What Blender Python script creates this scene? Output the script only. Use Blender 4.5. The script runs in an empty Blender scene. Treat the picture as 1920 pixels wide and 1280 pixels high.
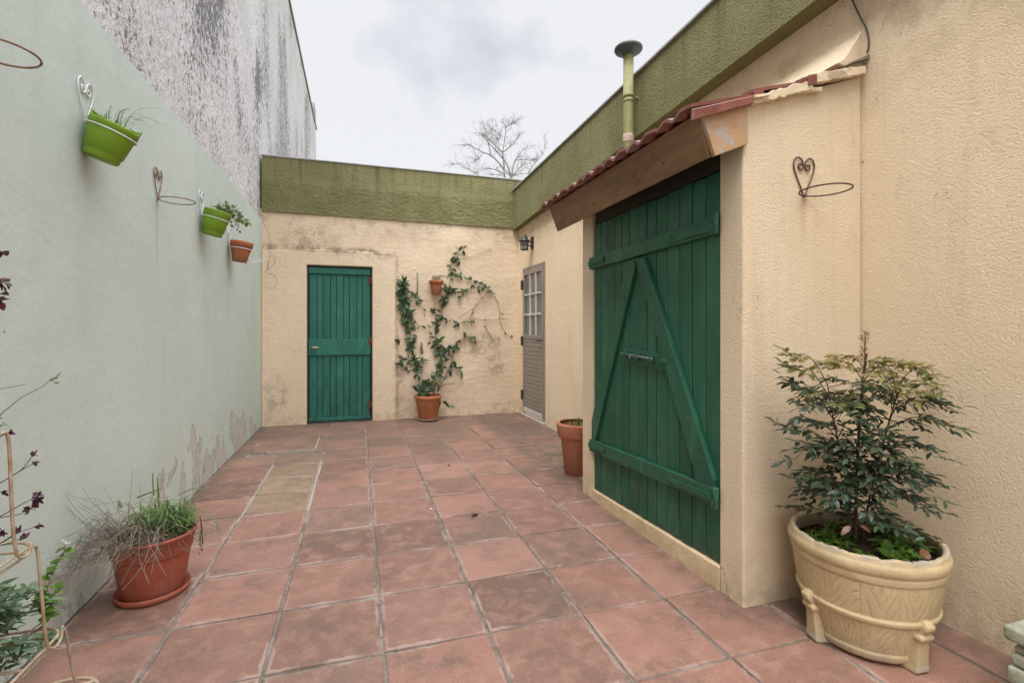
import bpy, bmesh, math, random
from math import sin, cos, pi, radians as R, sqrt
from mathutils import Vector, Matrix, noise as mnoise
random.seed(7)
S = bpy.context.scene
COL = S.collection

# ------------------------------------------------------------------ camera
FPX, TH, YH, CH = 912.8, 0.30657, 617.5, 1.2
CT, ST = cos(TH), sin(TH)
cam = bpy.data.cameras.new('camera'); camo = bpy.data.objects.new('camera', cam); COL.objects.link(camo)
cam.sensor_width = 36; cam.lens = FPX / 1920 * 36; cam.shift_y = (YH - 640) / 1920
cam.clip_start = .02; cam.clip_end = 1000
camo.location = (0, 0, CH); camo.rotation_euler = (pi / 2, 0, -TH)
S.camera = camo

def ray(x, y):
    a = (x - 960) / FPX
    return Vector((a * CT + ST, -a * ST + CT, -(y - YH) / FPX))
def onY(x, y, Y): r = ray(x, y); return r * (Y / r.y) + Vector((0, 0, CH))
def onX(x, y, X): r = ray(x, y); return r * (X / r.x) + Vector((0, 0, CH))
def onD(x, y, D): r = ray(x, y); return r * D + Vector((0, 0, CH))

# ------------------------------------------------------------------ objects
ORG = {}
def tag(o, label=None, cat=None, group=None, kind=None):
    if label: o['label'] = label
    if cat: o['category'] = cat
    if group: o['group'] = group
    if kind: o['kind'] = kind
    return o
def thing(name, loc, label, cat, group=None):
    o = bpy.data.objects.new(name, None); COL.objects.link(o)
    o.empty_display_size = .05
    o.location = loc; ORG[o] = Vector(loc)
    return tag(o, label, cat, group)
def obj(name, bm, mats, parent=None, smooth=False, org=None):
    """vertices of bm are world coordinates; they are stored relative to the thing's base"""
    if parent is not None: base = ORG[parent]
    else: base = Vector(org) if org is not None else Vector((0, 0, 0))
    bmesh.ops.translate(bm, verts=bm.verts, vec=-base)
    me = bpy.data.meshes.new(name); bm.to_mesh(me); bm.free()
    if not isinstance(mats, (list, tuple)): mats = [mats]
    for m_ in mats: me.materials.append(m_)
    if smooth:
        for p in me.polygons: p.use_smooth = True
    o = bpy.data.objects.new(name, me); COL.objects.link(o)
    if parent is not None: o.parent = parent
    else: o.location = base
    ORG[o] = base
    return o
def copy_tree(o, parent=None):
    c = o.copy(); COL.objects.link(c)
    if parent is not None: c.parent = parent
    for ch in list(o.children): copy_tree(ch, c)
    return c
def NB(): return bmesh.new()

def box(bm, x0, x1, y0, y1, z0, z1, bev=0, seg=1, mi=0):
    g = bmesh.ops.create_cube(bm, size=1)
    vs = g['verts']
    for v in vs:
        v.co = Vector((x0 + (v.co.x + .5) * (x1 - x0), y0 + (v.co.y + .5) * (y1 - y0), z0 + (v.co.z + .5) * (z1 - z0)))
    fs = {f for v in vs for f in v.link_faces}
    for f in fs: f.material_index = mi
    if bev:
        es = list({e for v in vs for e in v.link_edges})
        bmesh.ops.bevel(bm, geom=es, offset=bev, segments=seg, affect='EDGES', profile=.5)
    return vs
def prism(bm, pts, axis, a, b, bev=0, seg=2, mi=0):
    """pts 2-D outline in the plane across axis, extruded from a to b. axis x:(y,z) y:(x,z) z:(x,y)"""
    def mk(p, t):
        return Vector({'x': (t, p[0], p[1]), 'y': (p[0], t, p[1]), 'z': (p[0], p[1], t)}[axis])
    A = [bm.verts.new(mk(p, a)) for p in pts]; B = [bm.verts.new(mk(p, b)) for p in pts]
    fs = [bm.faces.new(A), bm.faces.new(B[::-1])]
    n = len(pts)
    for i in range(n): fs.append(bm.faces.new((A[i], B[i], B[(i + 1) % n], A[(i + 1) % n])))
    bmesh.ops.recalc_face_normals(bm, faces=fs)
    for f in fs: f.material_index = mi
    if bev:
        es = list({e for v in A + B for e in v.link_edges})
        bmesh.ops.bevel(bm, geom=es, offset=bev, segments=seg, affect='EDGES', profile=.5)
def hexa(bm, c8, bev=0):
    """box from 8 corners: bottom loop then top loop"""
    v = [bm.verts.new(Vector(c)) for c in c8]
    fs = [bm.faces.new([v[i] for i in q]) for q in ((3, 2, 1, 0), (4, 5, 6, 7), (0, 1, 5, 4), (1, 2, 6, 5), (2, 3, 7, 6), (3, 0, 4, 7))]
    bmesh.ops.recalc_face_normals(bm, faces=fs)
    if bev:
        bmesh.ops.bevel(bm, geom=list({e for x in v for e in x.link_edges}), offset=bev, segments=1, affect='EDGES', profile=.5)
def smoothline(pts, n=6):
    P = [Vector(p) for p in pts]
    if len(P) < 3: return P
    out = []
    for i in range(len(P) - 1):
        p0 = P[max(i - 1, 0)]; p1 = P[i]; p2 = P[i + 1]; p3 = P[min(i + 2, len(P) - 1)]
        for k in range(n):
            t = k / n
            out.append(.5 * ((2 * p1) + (p2 - p0) * t + (2 * p0 - 5 * p1 + 4 * p2 - p3) * t * t + (3 * p1 - p0 - 3 * p2 + p3) * t ** 3))
    out.append(P[-1]); return out
def tube(bm, pts, r, sides=6, closed=False, mi=0, tint=None, cap=True):
    L = None
    if tint is not None: L = bm.faces.layers.float.get('tint') or bm.faces.layers.float.new('tint')
    P = [Vector(p) for p in pts]; n = len(P)
    rr = r if isinstance(r, (list, tuple)) else [r] * n
    if len(rr) != n: rr = [rr[0] + (rr[-1] - rr[0]) * i / max(n - 1, 1) for i in range(n)]
    rings = []; up = None
    for i in range(n):
        if closed: d = P[(i + 1) % n] - P[i - 1]
        else: d = P[min(i + 1, n - 1)] - P[max(i - 1, 0)]
        if d.length < 1e-9: d = Vector((0, 0, 1))
        d.normalize()
        if up is None:
            up = d.orthogonal().normalized()
        else:
            up = up - d * up.dot(d)
            up = up.normalized() if up.length > 1e-6 else d.orthogonal().normalized()
        s = d.cross(up)
        rings.append([bm.verts.new(P[i] + (up * cos(2 * pi * k / sides) + s * sin(2 * pi * k / sides)) * rr[i]) for k in range(sides)])
    fs = []
    for i in range(n if closed else n - 1):
        a = rings[i]; b = rings[(i + 1) % n]
        for k in range(sides):
            f = bm.faces.new((a[k], a[(k + 1) % sides], b[(k + 1) % sides], b[k])); f.smooth = True; f.material_index = mi; fs.append(f)
    if not closed and cap and sides > 2:
        f = bm.faces.new(rings[0][::-1]); f.material_index = mi; fs.append(f)
        f = bm.faces.new(rings[-1]); f.material_index = mi; fs.append(f)
    if tint is not None:
        for f in fs: f[L] = tint
def lathe(bm, prof, c, n=48, mi=0, fn=None, closeb=True):
    """prof list of (r,z); fn(angle, i, r, z) -> r"""
    rings = []
    for i, (r, z) in enumerate(prof):
        ring = []
        for k in range(n):
            a = 2 * pi * k / n
            q = fn(a, i, r, z) if fn else (r, z)
            ring.append(bm.verts.new((c[0] + q[0] * cos(a), c[1] + q[0] * sin(a), c[2] + q[1])))
        rings.append(ring)
    for i in range(len(prof) - 1):
        for k in range(n):
            f = bm.faces.new((rings[i][k], rings[i][(k + 1) % n], rings[i + 1][(k + 1) % n], rings[i + 1][k])); f.smooth = True; f.material_index = mi
    if closeb:
        f = bm.faces.new(rings[0][::-1]); f.material_index = mi
        f = bm.faces.new(rings[-1]); f.material_index = mi
def leaf(bm, p, d, up, L, W, bend=.25, tint=.5, mi=0, fold=.25):
    lay = bm.faces.layers.float.get('tint') or bm.faces.layers.float.new('tint')
    d = Vector(d).normalized(); up = Vector(up)
    s = d.cross(up)
    if s.length < 1e-4: s = d.orthogonal()
    s.normalize(); u = s.cross(d).normalized()
    ws = (0.05, .75, 1, .62, 0.0); ts = (0, .25, .5, .78, 1)
    mid = []; le = []; ri = []
    for t, w in zip(ts, ws):
        c = Vector(p) + d * (L * t) - u * (bend * L * t * t)
        mid.append(bm.verts.new(c))
        if w > 0:
            le.append(bm.verts.new(c + s * (W * .5 * w) + u * (fold * W * .5 * w)))
            ri.append(bm.verts.new(c - s * (W * .5 * w) + u * (fold * W * .5 * w)))
    for k in range(3):
        for side, flip in ((le, 0), (ri, 1)):
            q = (mid[k], mid[k + 1], side[k + 1], side[k])
            f = bm.faces.new(q if not flip else q[::-1]); f[lay] = tint; f.material_index = mi; f.smooth = True
    for side, flip in ((le, 0), (ri, 1)):
        q = (mid[3], mid[4], side[3])
        f = bm.faces.new(q if not flip else q[::-1]); f[lay] = tint; f.material_index = mi; f.smooth = True
def blade(bm, pts, w, tint=.5, face=None):
    lay = bm.faces.layers.float.get('tint') or bm.faces.layers.float.new('tint')
    P = smoothline(pts, 4); n = len(P); prev = None
    side = (P[-1] - P[0]).cross(Vector(face) if face is not None else Vector((0, 0, 1)))
    if side.length < 1e-4: side = Vector((1, .3, 0))
    side.normalize()
    for i, p in enumerate(P):
        t = i / (n - 1); ww = w * (1 - t ** 2.5) * .5 + w * .04
        q = (bm.verts.new(p - side * ww), bm.verts.new(p + Vector((0, 0, -ww * .5))), bm.verts.new(p + side * ww))
        if prev:
            for k in (0, 1):
                f = bm.faces.new((prev[k], prev[k + 1], q[k + 1], q[k])); f[lay] = tint; f.smooth = True
        prev = q
def U(a, b): return random.uniform(a, b)
def rdir():
    while True:
        v = Vector((U(-1, 1), U(-1, 1), U(-1, 1)))
        if .05 < v.length < 1: return v.normalized()

# ------------------------------------------------------------------ materials
class T:
    def __init__(s, name):
        s.mat = bpy.data.materials.new(name); s.mat.use_nodes = True
        s.nt = s.mat.node_tree; s.nt.nodes.clear()
        s.out = s.n('ShaderNodeOutputMaterial')
        s.bsdf = s.n('ShaderNodeBsdfPrincipled')
        s.link(s.bsdf.outputs[0], s.out.inputs[0])
        s.pos = s.n('ShaderNodeNewGeometry').outputs['Position']
        s.ob = s.n('ShaderNodeTexCoord').outputs['Object']
    def n(s, t, **kw):
        nd = s.nt.nodes.new(t)
        for k, v in kw.items(): setattr(nd, k, v)
        return nd
    def link(s, a, b): s.nt.links.new(a, b)
    def put(s, sock, v):
        if hasattr(v, 'links'): s.link(v, sock)
        else:
            if isinstance(v, (tuple, list)) and len(v) == 3 and sock.type == 'RGBA': v = (*v, 1)
            sock.default_value = v
    def map(s, v, sc=(1, 1, 1), loc=(0, 0, 0), rot=(0, 0, 0)):
        m = s.n('ShaderNodeMapping'); s.put(m.inputs[0], v); m.inputs['Scale'].default_value = sc; m.inputs['Location'].default_value = loc; m.inputs['Rotation'].default_value = rot
        return m.outputs[0]
    def noise(s, v, sc, det=4, rough=.55, dist=0, color=False):
        m = s.n('ShaderNodeTexNoise'); s.put(m.inputs['Vector'], v)
        m.inputs['Scale'].default_value = sc; m.inputs['Detail'].default_value = det; m.inputs['Roughness'].default_value = rough; m.inputs['Distortion'].default_value = dist
        return m.outputs[1 if color else 0]
    def voro(s, v, sc, feat='F1', out=0, rnd=1):
        m = s.n('ShaderNodeTexVoronoi', feature=feat); s.put(m.inputs['Vector'], v); m.inputs['Scale'].default_value = sc
        m.inputs['Randomness'].default_value = rnd
        return m.outputs[out]
    def wave(s, v, sc, dist=2, det=3, dsc=1, direction='X'):
        m = s.n('ShaderNodeTexWave', bands_direction=direction); s.put(m.inputs['Vector'], v); m.inputs['Scale'].default_value = sc
        m.inputs['Distortion'].default_value = dist; m.inputs['Detail'].default_value = det; m.inputs['Detail Scale'].default_value = dsc
        return m.outputs[1]
    def ramp(s, f, *st):
        m = s.n('ShaderNodeValToRGB'); s.put(m.inputs[0], f); e = m.color_ramp.elements
        while len(e) < len(st): e.new(.5)
        for el, (p, c) in zip(e, st):
            el.position = p
            el.color = (c, c, c, 1) if isinstance(c, (int, float)) else (*c, 1)
        return m.outputs[0]
    def rng(s, f, a, b, c=0, d=1, smooth=True):
        m = s.n('ShaderNodeMapRange', interpolation_type='SMOOTHSTEP' if smooth else 'LINEAR'); s.put(m.inputs[0], f)
        for i, v in enumerate((a, b, c, d)): s.put(m.inputs[1 + i], v)
        return m.outputs[0]
    def mix(s, f, a, b, mode='MIX'):
        m = s.n('ShaderNodeMix', data_type='RGBA', blend_type=mode); s.put(m.inputs[0], f); s.put(m.inputs[6], a); s.put(m.inputs[7], b)
        return m.outputs[2]
    def m(s, op, a, b=0.0, clamp=False):
        m = s.n('ShaderNodeMath', operation=op, use_clamp=clamp); s.put(m.inputs[0], a); s.put(m.inputs[1], b); return m.outputs[0]
    def mul(s, *a):
        r = a[0]
        for x in a[1:]: r = s.m('MULTIPLY', r, x)
        return r
    def add(s, *a):
        r = a[0]
        for x in a[1:]: r = s.m('ADD', r, x)
        return r
    def xyz(s, v):
        m = s.n('ShaderNodeSeparateXYZ'); s.put(m.inputs[0], v); return m.outputs
    def attr(s, name):
        m = s.n('ShaderNodeAttribute', attribute_name=name); return m.outputs['Fac']
    def uv(s, name='UVMap'):
        m = s.n('ShaderNodeUVMap', uv_map=name); return m.outputs[0]
    def bump(s, h, dist, strength=1, nrm=None):
        b = s.n('ShaderNodeBump'); s.put(b.inputs['Height'], h); b.inputs['Distance'].default_value = dist; b.inputs['Strength'].default_value = strength
        if nrm is not None: s.link(nrm, b.inputs['Normal'])
        return b.outputs[0]
    def fin(s, color, rough=.8, spec=.3, normal=None, metal=0, coat=0):
        s.put(s.bsdf.inputs['Base Color'], color); s.put(s.bsdf.inputs['Roughness'], rough)
        s.bsdf.inputs['Specular IOR Level'].default_value = spec; s.bsdf.inputs['Metallic'].default_value = metal
        if coat: s.bsdf.inputs['Coat Weight'].default_value = coat; s.bsdf.inputs['Coat Roughness'].default_value = .25
        if normal is not None: s.link(normal, s.bsdf.inputs['Normal'])
        return s.mat

def gauss(t, y0, z0, ry, rz, a=1):
    """soft blob on a wall in the (a,b) coordinates given by separate sockets"""
    return None

def mat_tile():
    t = T('terracotta_paving'); p = t.pos
    uv = t.uv(); u, v, _ = t.xyz(uv); rnd = t.attr('rnd'); yel = t.attr('yel')
    du = t.m('MINIMUM', u, t.m('SUBTRACT', 1, u)); dv = t.m('MINIMUM', v, t.m('SUBTRACT', 1, v))
    d = t.m('MINIMUM', du, dv)
    c = t.ramp(rnd, (0, (.15, .083, .058)), (.2, (.215, .114, .080)), (.45, (.285, .142, .100)), (.7, (.32, .170, .122)), (.88, (.235, .125, .090)), (1, (.185, .123, .088)))
    yc = t.mix(t.rng(t.noise(p, 7, 5, .6), .35, .65), (.235, .19, .095), (.30, .22, .14))
    c = t.mix(yel, c, yc)
    # cloudy wear
    n1 = t.noise(p, 3.2, 6, .62); n2 = t.noise(p, 11, 6, .65, .4)
    c = t.mix(t.rng(n2, .42, .68, 0, .6), c, (.37, .205, .15))
    dirt = t.mul(t.rng(n1, .47, .68), t.rng(t.noise(t.map(p, loc=(3, 1, 0)), 17, 6, .7), .34, .62))
    c = t.mix(t.mul(dirt, .72), c, (.112, .08, .056))
    dk = t.mul(t.rng(t.noise(t.map(p, loc=(9, 4, 0)), 2.1, 4, .6), .5, .72), t.rng(t.noise(p, 46, 5, .7), .3, .62))
    c = t.mix(t.mul(dk, .8), c, (.125, .095, .068))
    # the damp far end, brown and mossy
    py = t.xyz(p)[1]
    far = t.mul(t.rng(py, 4.2, 5.6), t.rng(t.noise(p, 2.6, 4), .30, .56))
    c = t.mix(t.mul(far, .62), c, (.15, .105, .072))
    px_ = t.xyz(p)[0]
    ed = t.m('MAXIMUM', t.rng(px_, -.98, -1.13), t.m('MAXIMUM', t.mul(t.rng(px_, 1.42, 1.58), t.rng(py, 1.5, 1.7)), t.m('MAXIMUM', t.rng(py, 6.5, 6.68), t.rng(px_, 2.0, 2.25))))  # contact shade painted along wall and shed bases, mixed with dirt
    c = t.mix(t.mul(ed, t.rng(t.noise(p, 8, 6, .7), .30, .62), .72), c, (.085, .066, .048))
    # speckle
    sp = t.noise(p, 260, 3, .7)
    c = t.mix(t.rng(sp, .53, .66, 0, .6), c, (.095, .056, .042))
    c = t.mix(t.rng(sp, .45, .30, 0, .42), c, (.44, .28, .23))
    sp2 = t.noise(t.map(p, loc=(3, 3, 0)), 95, 4, .7); c = t.mix(t.rng(sp2, .56, .70, 0, .5), c, (.12, .08, .06))
    # pale rims where salts bloom out of the joint
    e = t.add(d, t.mul(t.m('SUBTRACT', t.noise(p, 24, 5, .7), .5), .10))
    rim = t.mul(t.rng(e, .050, .020), t.rng(t.noise(t.map(p, loc=(0, 7, 0)), 4.2, 4, .65), .46, .60))
    rimk = t.mul(rim, t.rng(py, 6.0, 3.2, .10, .8))
    c = t.mix(rimk, c, (.38, .265, .215))
    # grey inner line and joint dirt
    jd = t.mul(t.rng(e, .016, .002), .4)
    c = t.mix(jd, c, (.2, .155, .12))
    # scratches
    h = t.add(t.mul(t.noise(p, 60, 6, .7), .7), t.mul(t.noise(p, 7, 3), 1.6), t.mul(sp, .25), t.mul(t.rng(d, .0, .035), .9))
    return t.fin(c, t.rng(n2, .3, .7, .55, .75), .35, t.bump(h, .004, .8))
def mat_grout():
    t = T('cement_joint'); p = t.pos
    c = t.mix(t.rng(t.noise(p, 18, 6, .7), .35, .65), (.15, .122, .098), (.235, .198, .163))
    c = t.mix(t.rng(t.noise(p, 4, 3), .52, .62, 0, .7), c, (.34, .28, .235))
    c = t.mix(t.rng(t.noise(t.map(p, loc=(4, 0, 0)), 55, 4), .6, .68), c, (.05, .042, .035))
    # the patch round the yellow tiles was pointed again with pale mortar
    x, y, z = t.xyz(p)
    pm = t.mul(t.rng(x, -.80, -.75), t.rng(x, -.24, -.29), t.rng(y, 3.40, 3.46), t.rng(y, 4.85, 4.75))
    c = t.mix(t.mul(pm, .85), c, (.38, .34, .295))
    c = t.mix(t.mul(t.rng(t.noise(t.map(p, loc=(8, 1, 0)), 2.2, 5, .65), .54, .66), .6), c, (.085, .09, .04))
    return t.fin(c, .9, .2, t.bump(t.noise(p, 70, 6, .7), .004))

def mat_stucco(name, c1, c2, grain=70, amp=.004, lump=0, stains=None, streak=0.25, fine=1.0):
    t = T(name); p = t.pos; x, y, z = t.xyz(p)
    n = t.noise(p, 1.3, 5, .6)
    c = t.mix(t.rng(n, .3, .7), c1, c2)
    # faint runs down the wall
    st = t.noise(t.map(p, (5, 5, .45)), 1.6, 5, .65)
    c = t.mix(t.rng(st, .54, .8, 0, streak), c, (c1[0] * .68, c1[1] * .62, c1[2] * .54))
    # splash dirt by the ground
    sd = t.mul(t.rng(z, .30, .02), t.rng(t.noise(p, 9, 6, .7), .38, .68))
    c = t.mix(t.mul(sd, .5), c, (.34, .24, .13))
    g = t.noise(p, grain, 5, .68); g2 = t.noise(t.map(p, (1, 1, 1.35), rot=(.4, .3, 0)), grain * .5, 4, .6)
    c = t.mix(t.rng(g, .44, .28, 0, .5), c, (c1[0] * .5, c1[1] * .44, c1[2] * .38))  # grain pits darkened in the colour, painted relief shade
    # little pocks and flecks
    vo = t.voro(p, 7); c = t.mix(t.mul(t.rng(vo, .05, .03), t.rng(t.noise(p, 2.2, 2), .58, .63), .5), c, (.13, .09, .06))
    h = t.add(t.mul(g, 1.4 * fine), t.mul(g2, 1.0 * fine))
    if lump: h = t.add(h, t.mul(t.noise(t.map(p, (1, 1, 1.9)), 7, 2, .5, .5), lump))
    if stains: c = stains(t, c, x, y, z, p)
    return t.fin(c, .88, .2, t.bump(h, amp))

def back_stains_shade(t, c, x, y, z, p):
    def blob(cx, cz, rx, rz):
        a = t.m('DIVIDE', t.m('SUBTRACT', x, cx), rx); b = t.m('DIVIDE', t.m('SUBTRACT', z, cz), rz)
        return t.rng(t.add(t.mul(a, a), t.mul(b, b)), 1, 0)
    f = t.noise(p, 34, 6, .75); f2 = t.noise(t.map(p, loc=(2, 0, 5)), 6, 6, .7)
    speck = t.rng(f, .52, .68)
    # grey bloom under the parapet and around the raised door surround
    a = t.mul(t.rng(z, 2.3, 2.66), t.rng(f2, .42, .64))
    b = t.m('MAXIMUM', blob(1.62, 1.0, .42, .22), t.m('MAXIMUM', blob(1.88, .74, .2, .25), blob(2.0, .12, .22, .2)))
    b = t.m('MAXIMUM', b, t.m('MAXIMUM', blob(-.95, .38, .2, .3), blob(.05, 2.18, .6, .1)))
    b = t.m('MAXIMUM', b, blob(.52, .5, .12, .5))
    b = t.m('MAXIMUM', b, blob(-.6, 2.36, .45, .2))
    c = t.mix(t.mul(t.m('MAXIMUM', t.mul(a, .8), b), t.m('MAXIMUM', t.mul(speck, .9), t.mul(t.rng(f2, .45, .62), .55))), c, (.17, .125, .085))
    # patches where the paint went paler / pinker
    c = t.mix(t.mul(t.rng(f2, .52, .7), .5), c, (.62, .44, .32))
    # dirt resting on the surround's ledge, painted shade along its right edge
    l = t.mul(t.rng(z, 2.17, 2.205), t.rng(z, 2.30, 2.225), t.rng(x, .50, .46))
    l2 = t.mul(t.rng(x, .485, .498), t.rng(x, .54, .50), t.rng(z, 2.25, 2.15))
    c = t.mix(t.mul(t.m('MAXIMUM', t.mul(l, .8), t.mul(l2, .5)), t.rng(f2, .36, .6)), c, (.2, .15, .10))
    return c
def right_stains(t, c, x, y, z, p):
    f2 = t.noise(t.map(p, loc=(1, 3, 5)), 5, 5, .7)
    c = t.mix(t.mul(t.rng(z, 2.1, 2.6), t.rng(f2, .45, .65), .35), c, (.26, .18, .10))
    drip = t.noise(t.map(p, (9, 9, .28), loc=(2, 2, 0)), 1.4, 5, .62)
    c = t.mix(t.mul(t.rng(drip, .56, .70), t.rng(z, .9, 2.7, .15, 1), .13), c, (.34, .25, .15))
    c = t.mix(t.mul(t.rng(f2, .50, .56), t.rng(t.noise(p, 1.1, 2), .52, .58), .16), c, (.80, .68, .52))
    hl = t.noise(t.map(p, loc=(7, 2, 1)), 1.7, 5, .6, .4)
    c = t.mix(t.mul(t.rng(t.m('ABSOLUTE', t.m('SUBTRACT', hl, .5)), .0022, .0008), t.rng(t.noise(p, 1.4, 2), .56, .62), .55), c, (.26, .18, .11))
    gm = t.mul(t.rng(t.noise(p, 16, 5, .7), .60, .66), t.rng(t.noise(p, 1.6, 2), .58, .64), .25)
    c = t.mix(gm, c, (.42, .37, .32))
    # rust run below the iron bracket on the shed
    r = t.mul(t.rng(t.m('ABSOLUTE', t.m('SUBTRACT', x, 1.917)), .03, .0), t.rng(y, 1.72, 1.70), t.rng(z, 1.55, 1.79), t.rng(z, 1.80, 1.79))
    c = t.mix(t.mul(r, .35), c, (.36, .16, .06))
    w = t.mul(t.m('SUBTRACT', t.noise(p, 14, 3), .5), .16)
    k = t.m('ABSOLUTE', t.m('SUBTRACT', t.add(y, w), t.add(1.79, t.mul(z, .45))))
    k = t.mul(t.rng(k, .0035, .0015), t.rng(z, .17, .13), t.rng(x, 1.61, 1.60))
    return t.mix(t.mul(k, .8), c, (.10, .06, .035))

def mat_olive(name='olive_parapet', lump=0.6, top=3.3, amp=.006, grain=60):
    t = T(name); p = t.pos; x, y, z = t.xyz(p)
    c = t.mix(t.rng(t.noise(p, 1.7, 5, .6), .3, .7), (.165, .155, .066), (.21, .198, .09))
    run = t.noise(t.map(p, (7, 7, .35)), 1.5, 5, .65)
    k = t.mul(t.rng(z, top - .6, top, .05, 1), t.rng(run, .48, .74))
    c = t.mix(t.mul(k, .62), c, (.07, .066, .04))
    g2 = t.noise(t.map(p, (1, 1, 1.5)), grain * .45, 3, .55); g = t.noise(p, grain, 4, .6)
    c = t.mix(t.rng(g, .48, .3, 0, .6), c, (.07, .066, .028))
    low = t.rng(z, top - .22, top - .34)
    c = t.mix(t.mul(low, t.rng(t.noise(p, 4, 5, .6), .4, .65), .4), c, (.115, .108, .036))
    h = t.add(t.mul(g, 1.5), t.mul(g2, 1.0))
    if lump: h = t.add(t.mul(h, .6), t.mul(t.mul(t.noise(t.map(p, (1, 1, 1.7)), 10, 5, .55, .8), low), lump * 2.8))
    return t.fin(c, .85, .25, t.bump(h, amp))

def mat_palewall():
    t = T('pale_green_paint'); p = t.pos; x, y, z = t.xyz(p)
    c = t.mix(t.rng(t.noise(p, .9, 4, .55), .3, .7), (.485, .545, .48), (.535, .59, .525))
    st = t.noise(t.map(p, (3, 3, .3)), 1.5, 5, .6)
    c = t.mix(t.rng(st, .5, .75, 0, .22), c, (.36, .40, .345))
    c = t.mix(t.mul(t.rng(z, .75, .05), t.rng(t.noise(p, 3, 5, .65), .35, .65), .35), c, (.36, .42, .34))
    # flaking paint low down
    f = t.noise(t.map(p, (1, 1, .62)), 3.6, 8, .62, .35)
    hi = t.add(t.mul(t.rng(y, 3.0, 3.7), t.rng(y, 6.9, 5.4), .50), t.mul(t.rng(y, 2.7, 2.3), t.rng(y, 1.2, 1.6), .36), t.mul(t.rng(y, 2.3, 3.0), t.rng(y, 3.5, 3.1), .2))
    lev = t.rng(t.m('SUBTRACT', z, hi), .16, -.22, 0, 1)
    thr = t.rng(lev, 0, 1, .80, .475, False)
    flake = t.rng(t.m('SUBTRACT', f, thr), 0, .012)
    base = t.mix(t.rng(t.noise(p, 9, 5, .7), .42, .62), (.47, .395, .355), (.39, .335, .255))
    edge = t.mul(t.rng(t.m('SUBTRACT', f, thr), -.006, 0.004), t.rng(t.m('SUBTRACT', f, thr), .022, .006))  # dark rim round the flakes, their edge shadow put into the colour
    flake = t.mul(flake, t.rng(t.noise(p, 28, 6, .75), .30, .46, .25, 1)); flake = t.mul(flake, .68); c2 = t.mix(flake, c, base); c2 = t.mix(t.mul(edge, .5), c2, (.2, .18, .13))
    # hairlines and chips
    cr = t.noise(t.map(p, (1, 1, 1.3)), 7, 6, .6, 1.2)
    line = t.mul(t.rng(t.m('ABSOLUTE', t.m('SUBTRACT', cr, .5)), .004, .0), t.rng(t.noise(p, 2.9, 2), .60, .66), .3)
    line = t.mul(line, .35); c2 = t.mix(line, c2, (.2, .21, .18))
    vo = t.voro(p, 6); c2 = t.mix(t.mul(t.rng(vo, .05, .03), t.rng(t.noise(p, 1.9, 2), .52, .58), .6), c2, (.10, .085, .07))
    # rust run below the empty bracket
    r = t.mul(t.rng(t.m('ABSOLUTE', t.m('SUBTRACT', y, 3.39)), .03, .0), t.rng(z, 1.4, 1.96), t.rng(z, 1.975, 1.96))
    c2 = t.mix(t.mul(r, .4), c2, (.30, .22, .12))
    h = t.add(t.mul(t.noise(p, 3.2, 3, .5), 2), t.mul(t.noise(p, 30, 5, .65), .5), t.mul(flake, -.6), t.mul(line, -1))
    return t.fin(c2, .7, .3, t.bump(h, .004))

def mat_roughcast(name='white_roughcast', far=False):
    t = T(name); p = t.pos; x, y, z = t.xyz(p)
    c = t.mix(t.rng(t.noise(p, 1.5, 5), .3, .7), (.59, .575, .56), (.67, .655, .635))
    if far: c = t.mix(.3, c, (.40, .385, .375))
    sm = t.noise(t.map(p, (1, 1, .6)), 2.4, 6, .72)
    spk = t.noise(t.map(p, (1, 1, .85)), 28, 8, .8, .3)
    big = t.rng(t.noise(t.map(p, (1, 1, .45), loc=(0, 1.3, 0)), .85, 4, .6), .42, .62)
    up = t.rng(z, 2.7, 4.6, .25, 1)
    if far: up = .6
    k = t.mul(t.rng(t.add(spk, t.mul(t.mul(big, up), .17), t.mul(t.m('SUBTRACT', sm, .5), .10)), .575, .645), .8)
    c = t.mix(k, c, (.085, .08, .076) if not far else (.105, .10, .095))
    c = t.mix(t.mul(t.rng(t.add(sm, t.mul(big, .12)), .54, .8), up, .38), c, (.2, .19, .185))
    if not far:   # darker wall end beside the back wall
        e = t.mul(t.rng(y, 6.45, 6.68), t.rng(z, 4.2, 3.2), t.rng(t.noise(p, 11, 5, .7), .38, .62))
        c = t.mix(t.mul(e, .6), c, (.09, .08, .075))
    h = t.add(t.mul(t.noise(t.map(p, (1, 1, .7)), 22, 5, .65, .5), 2.2), t.mul(t.noise(p, 6, 3), 1), t.mul(k, -.5))
    return t.fin(c, .92, .15, t.bump(h, .008 if far else .012))

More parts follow.
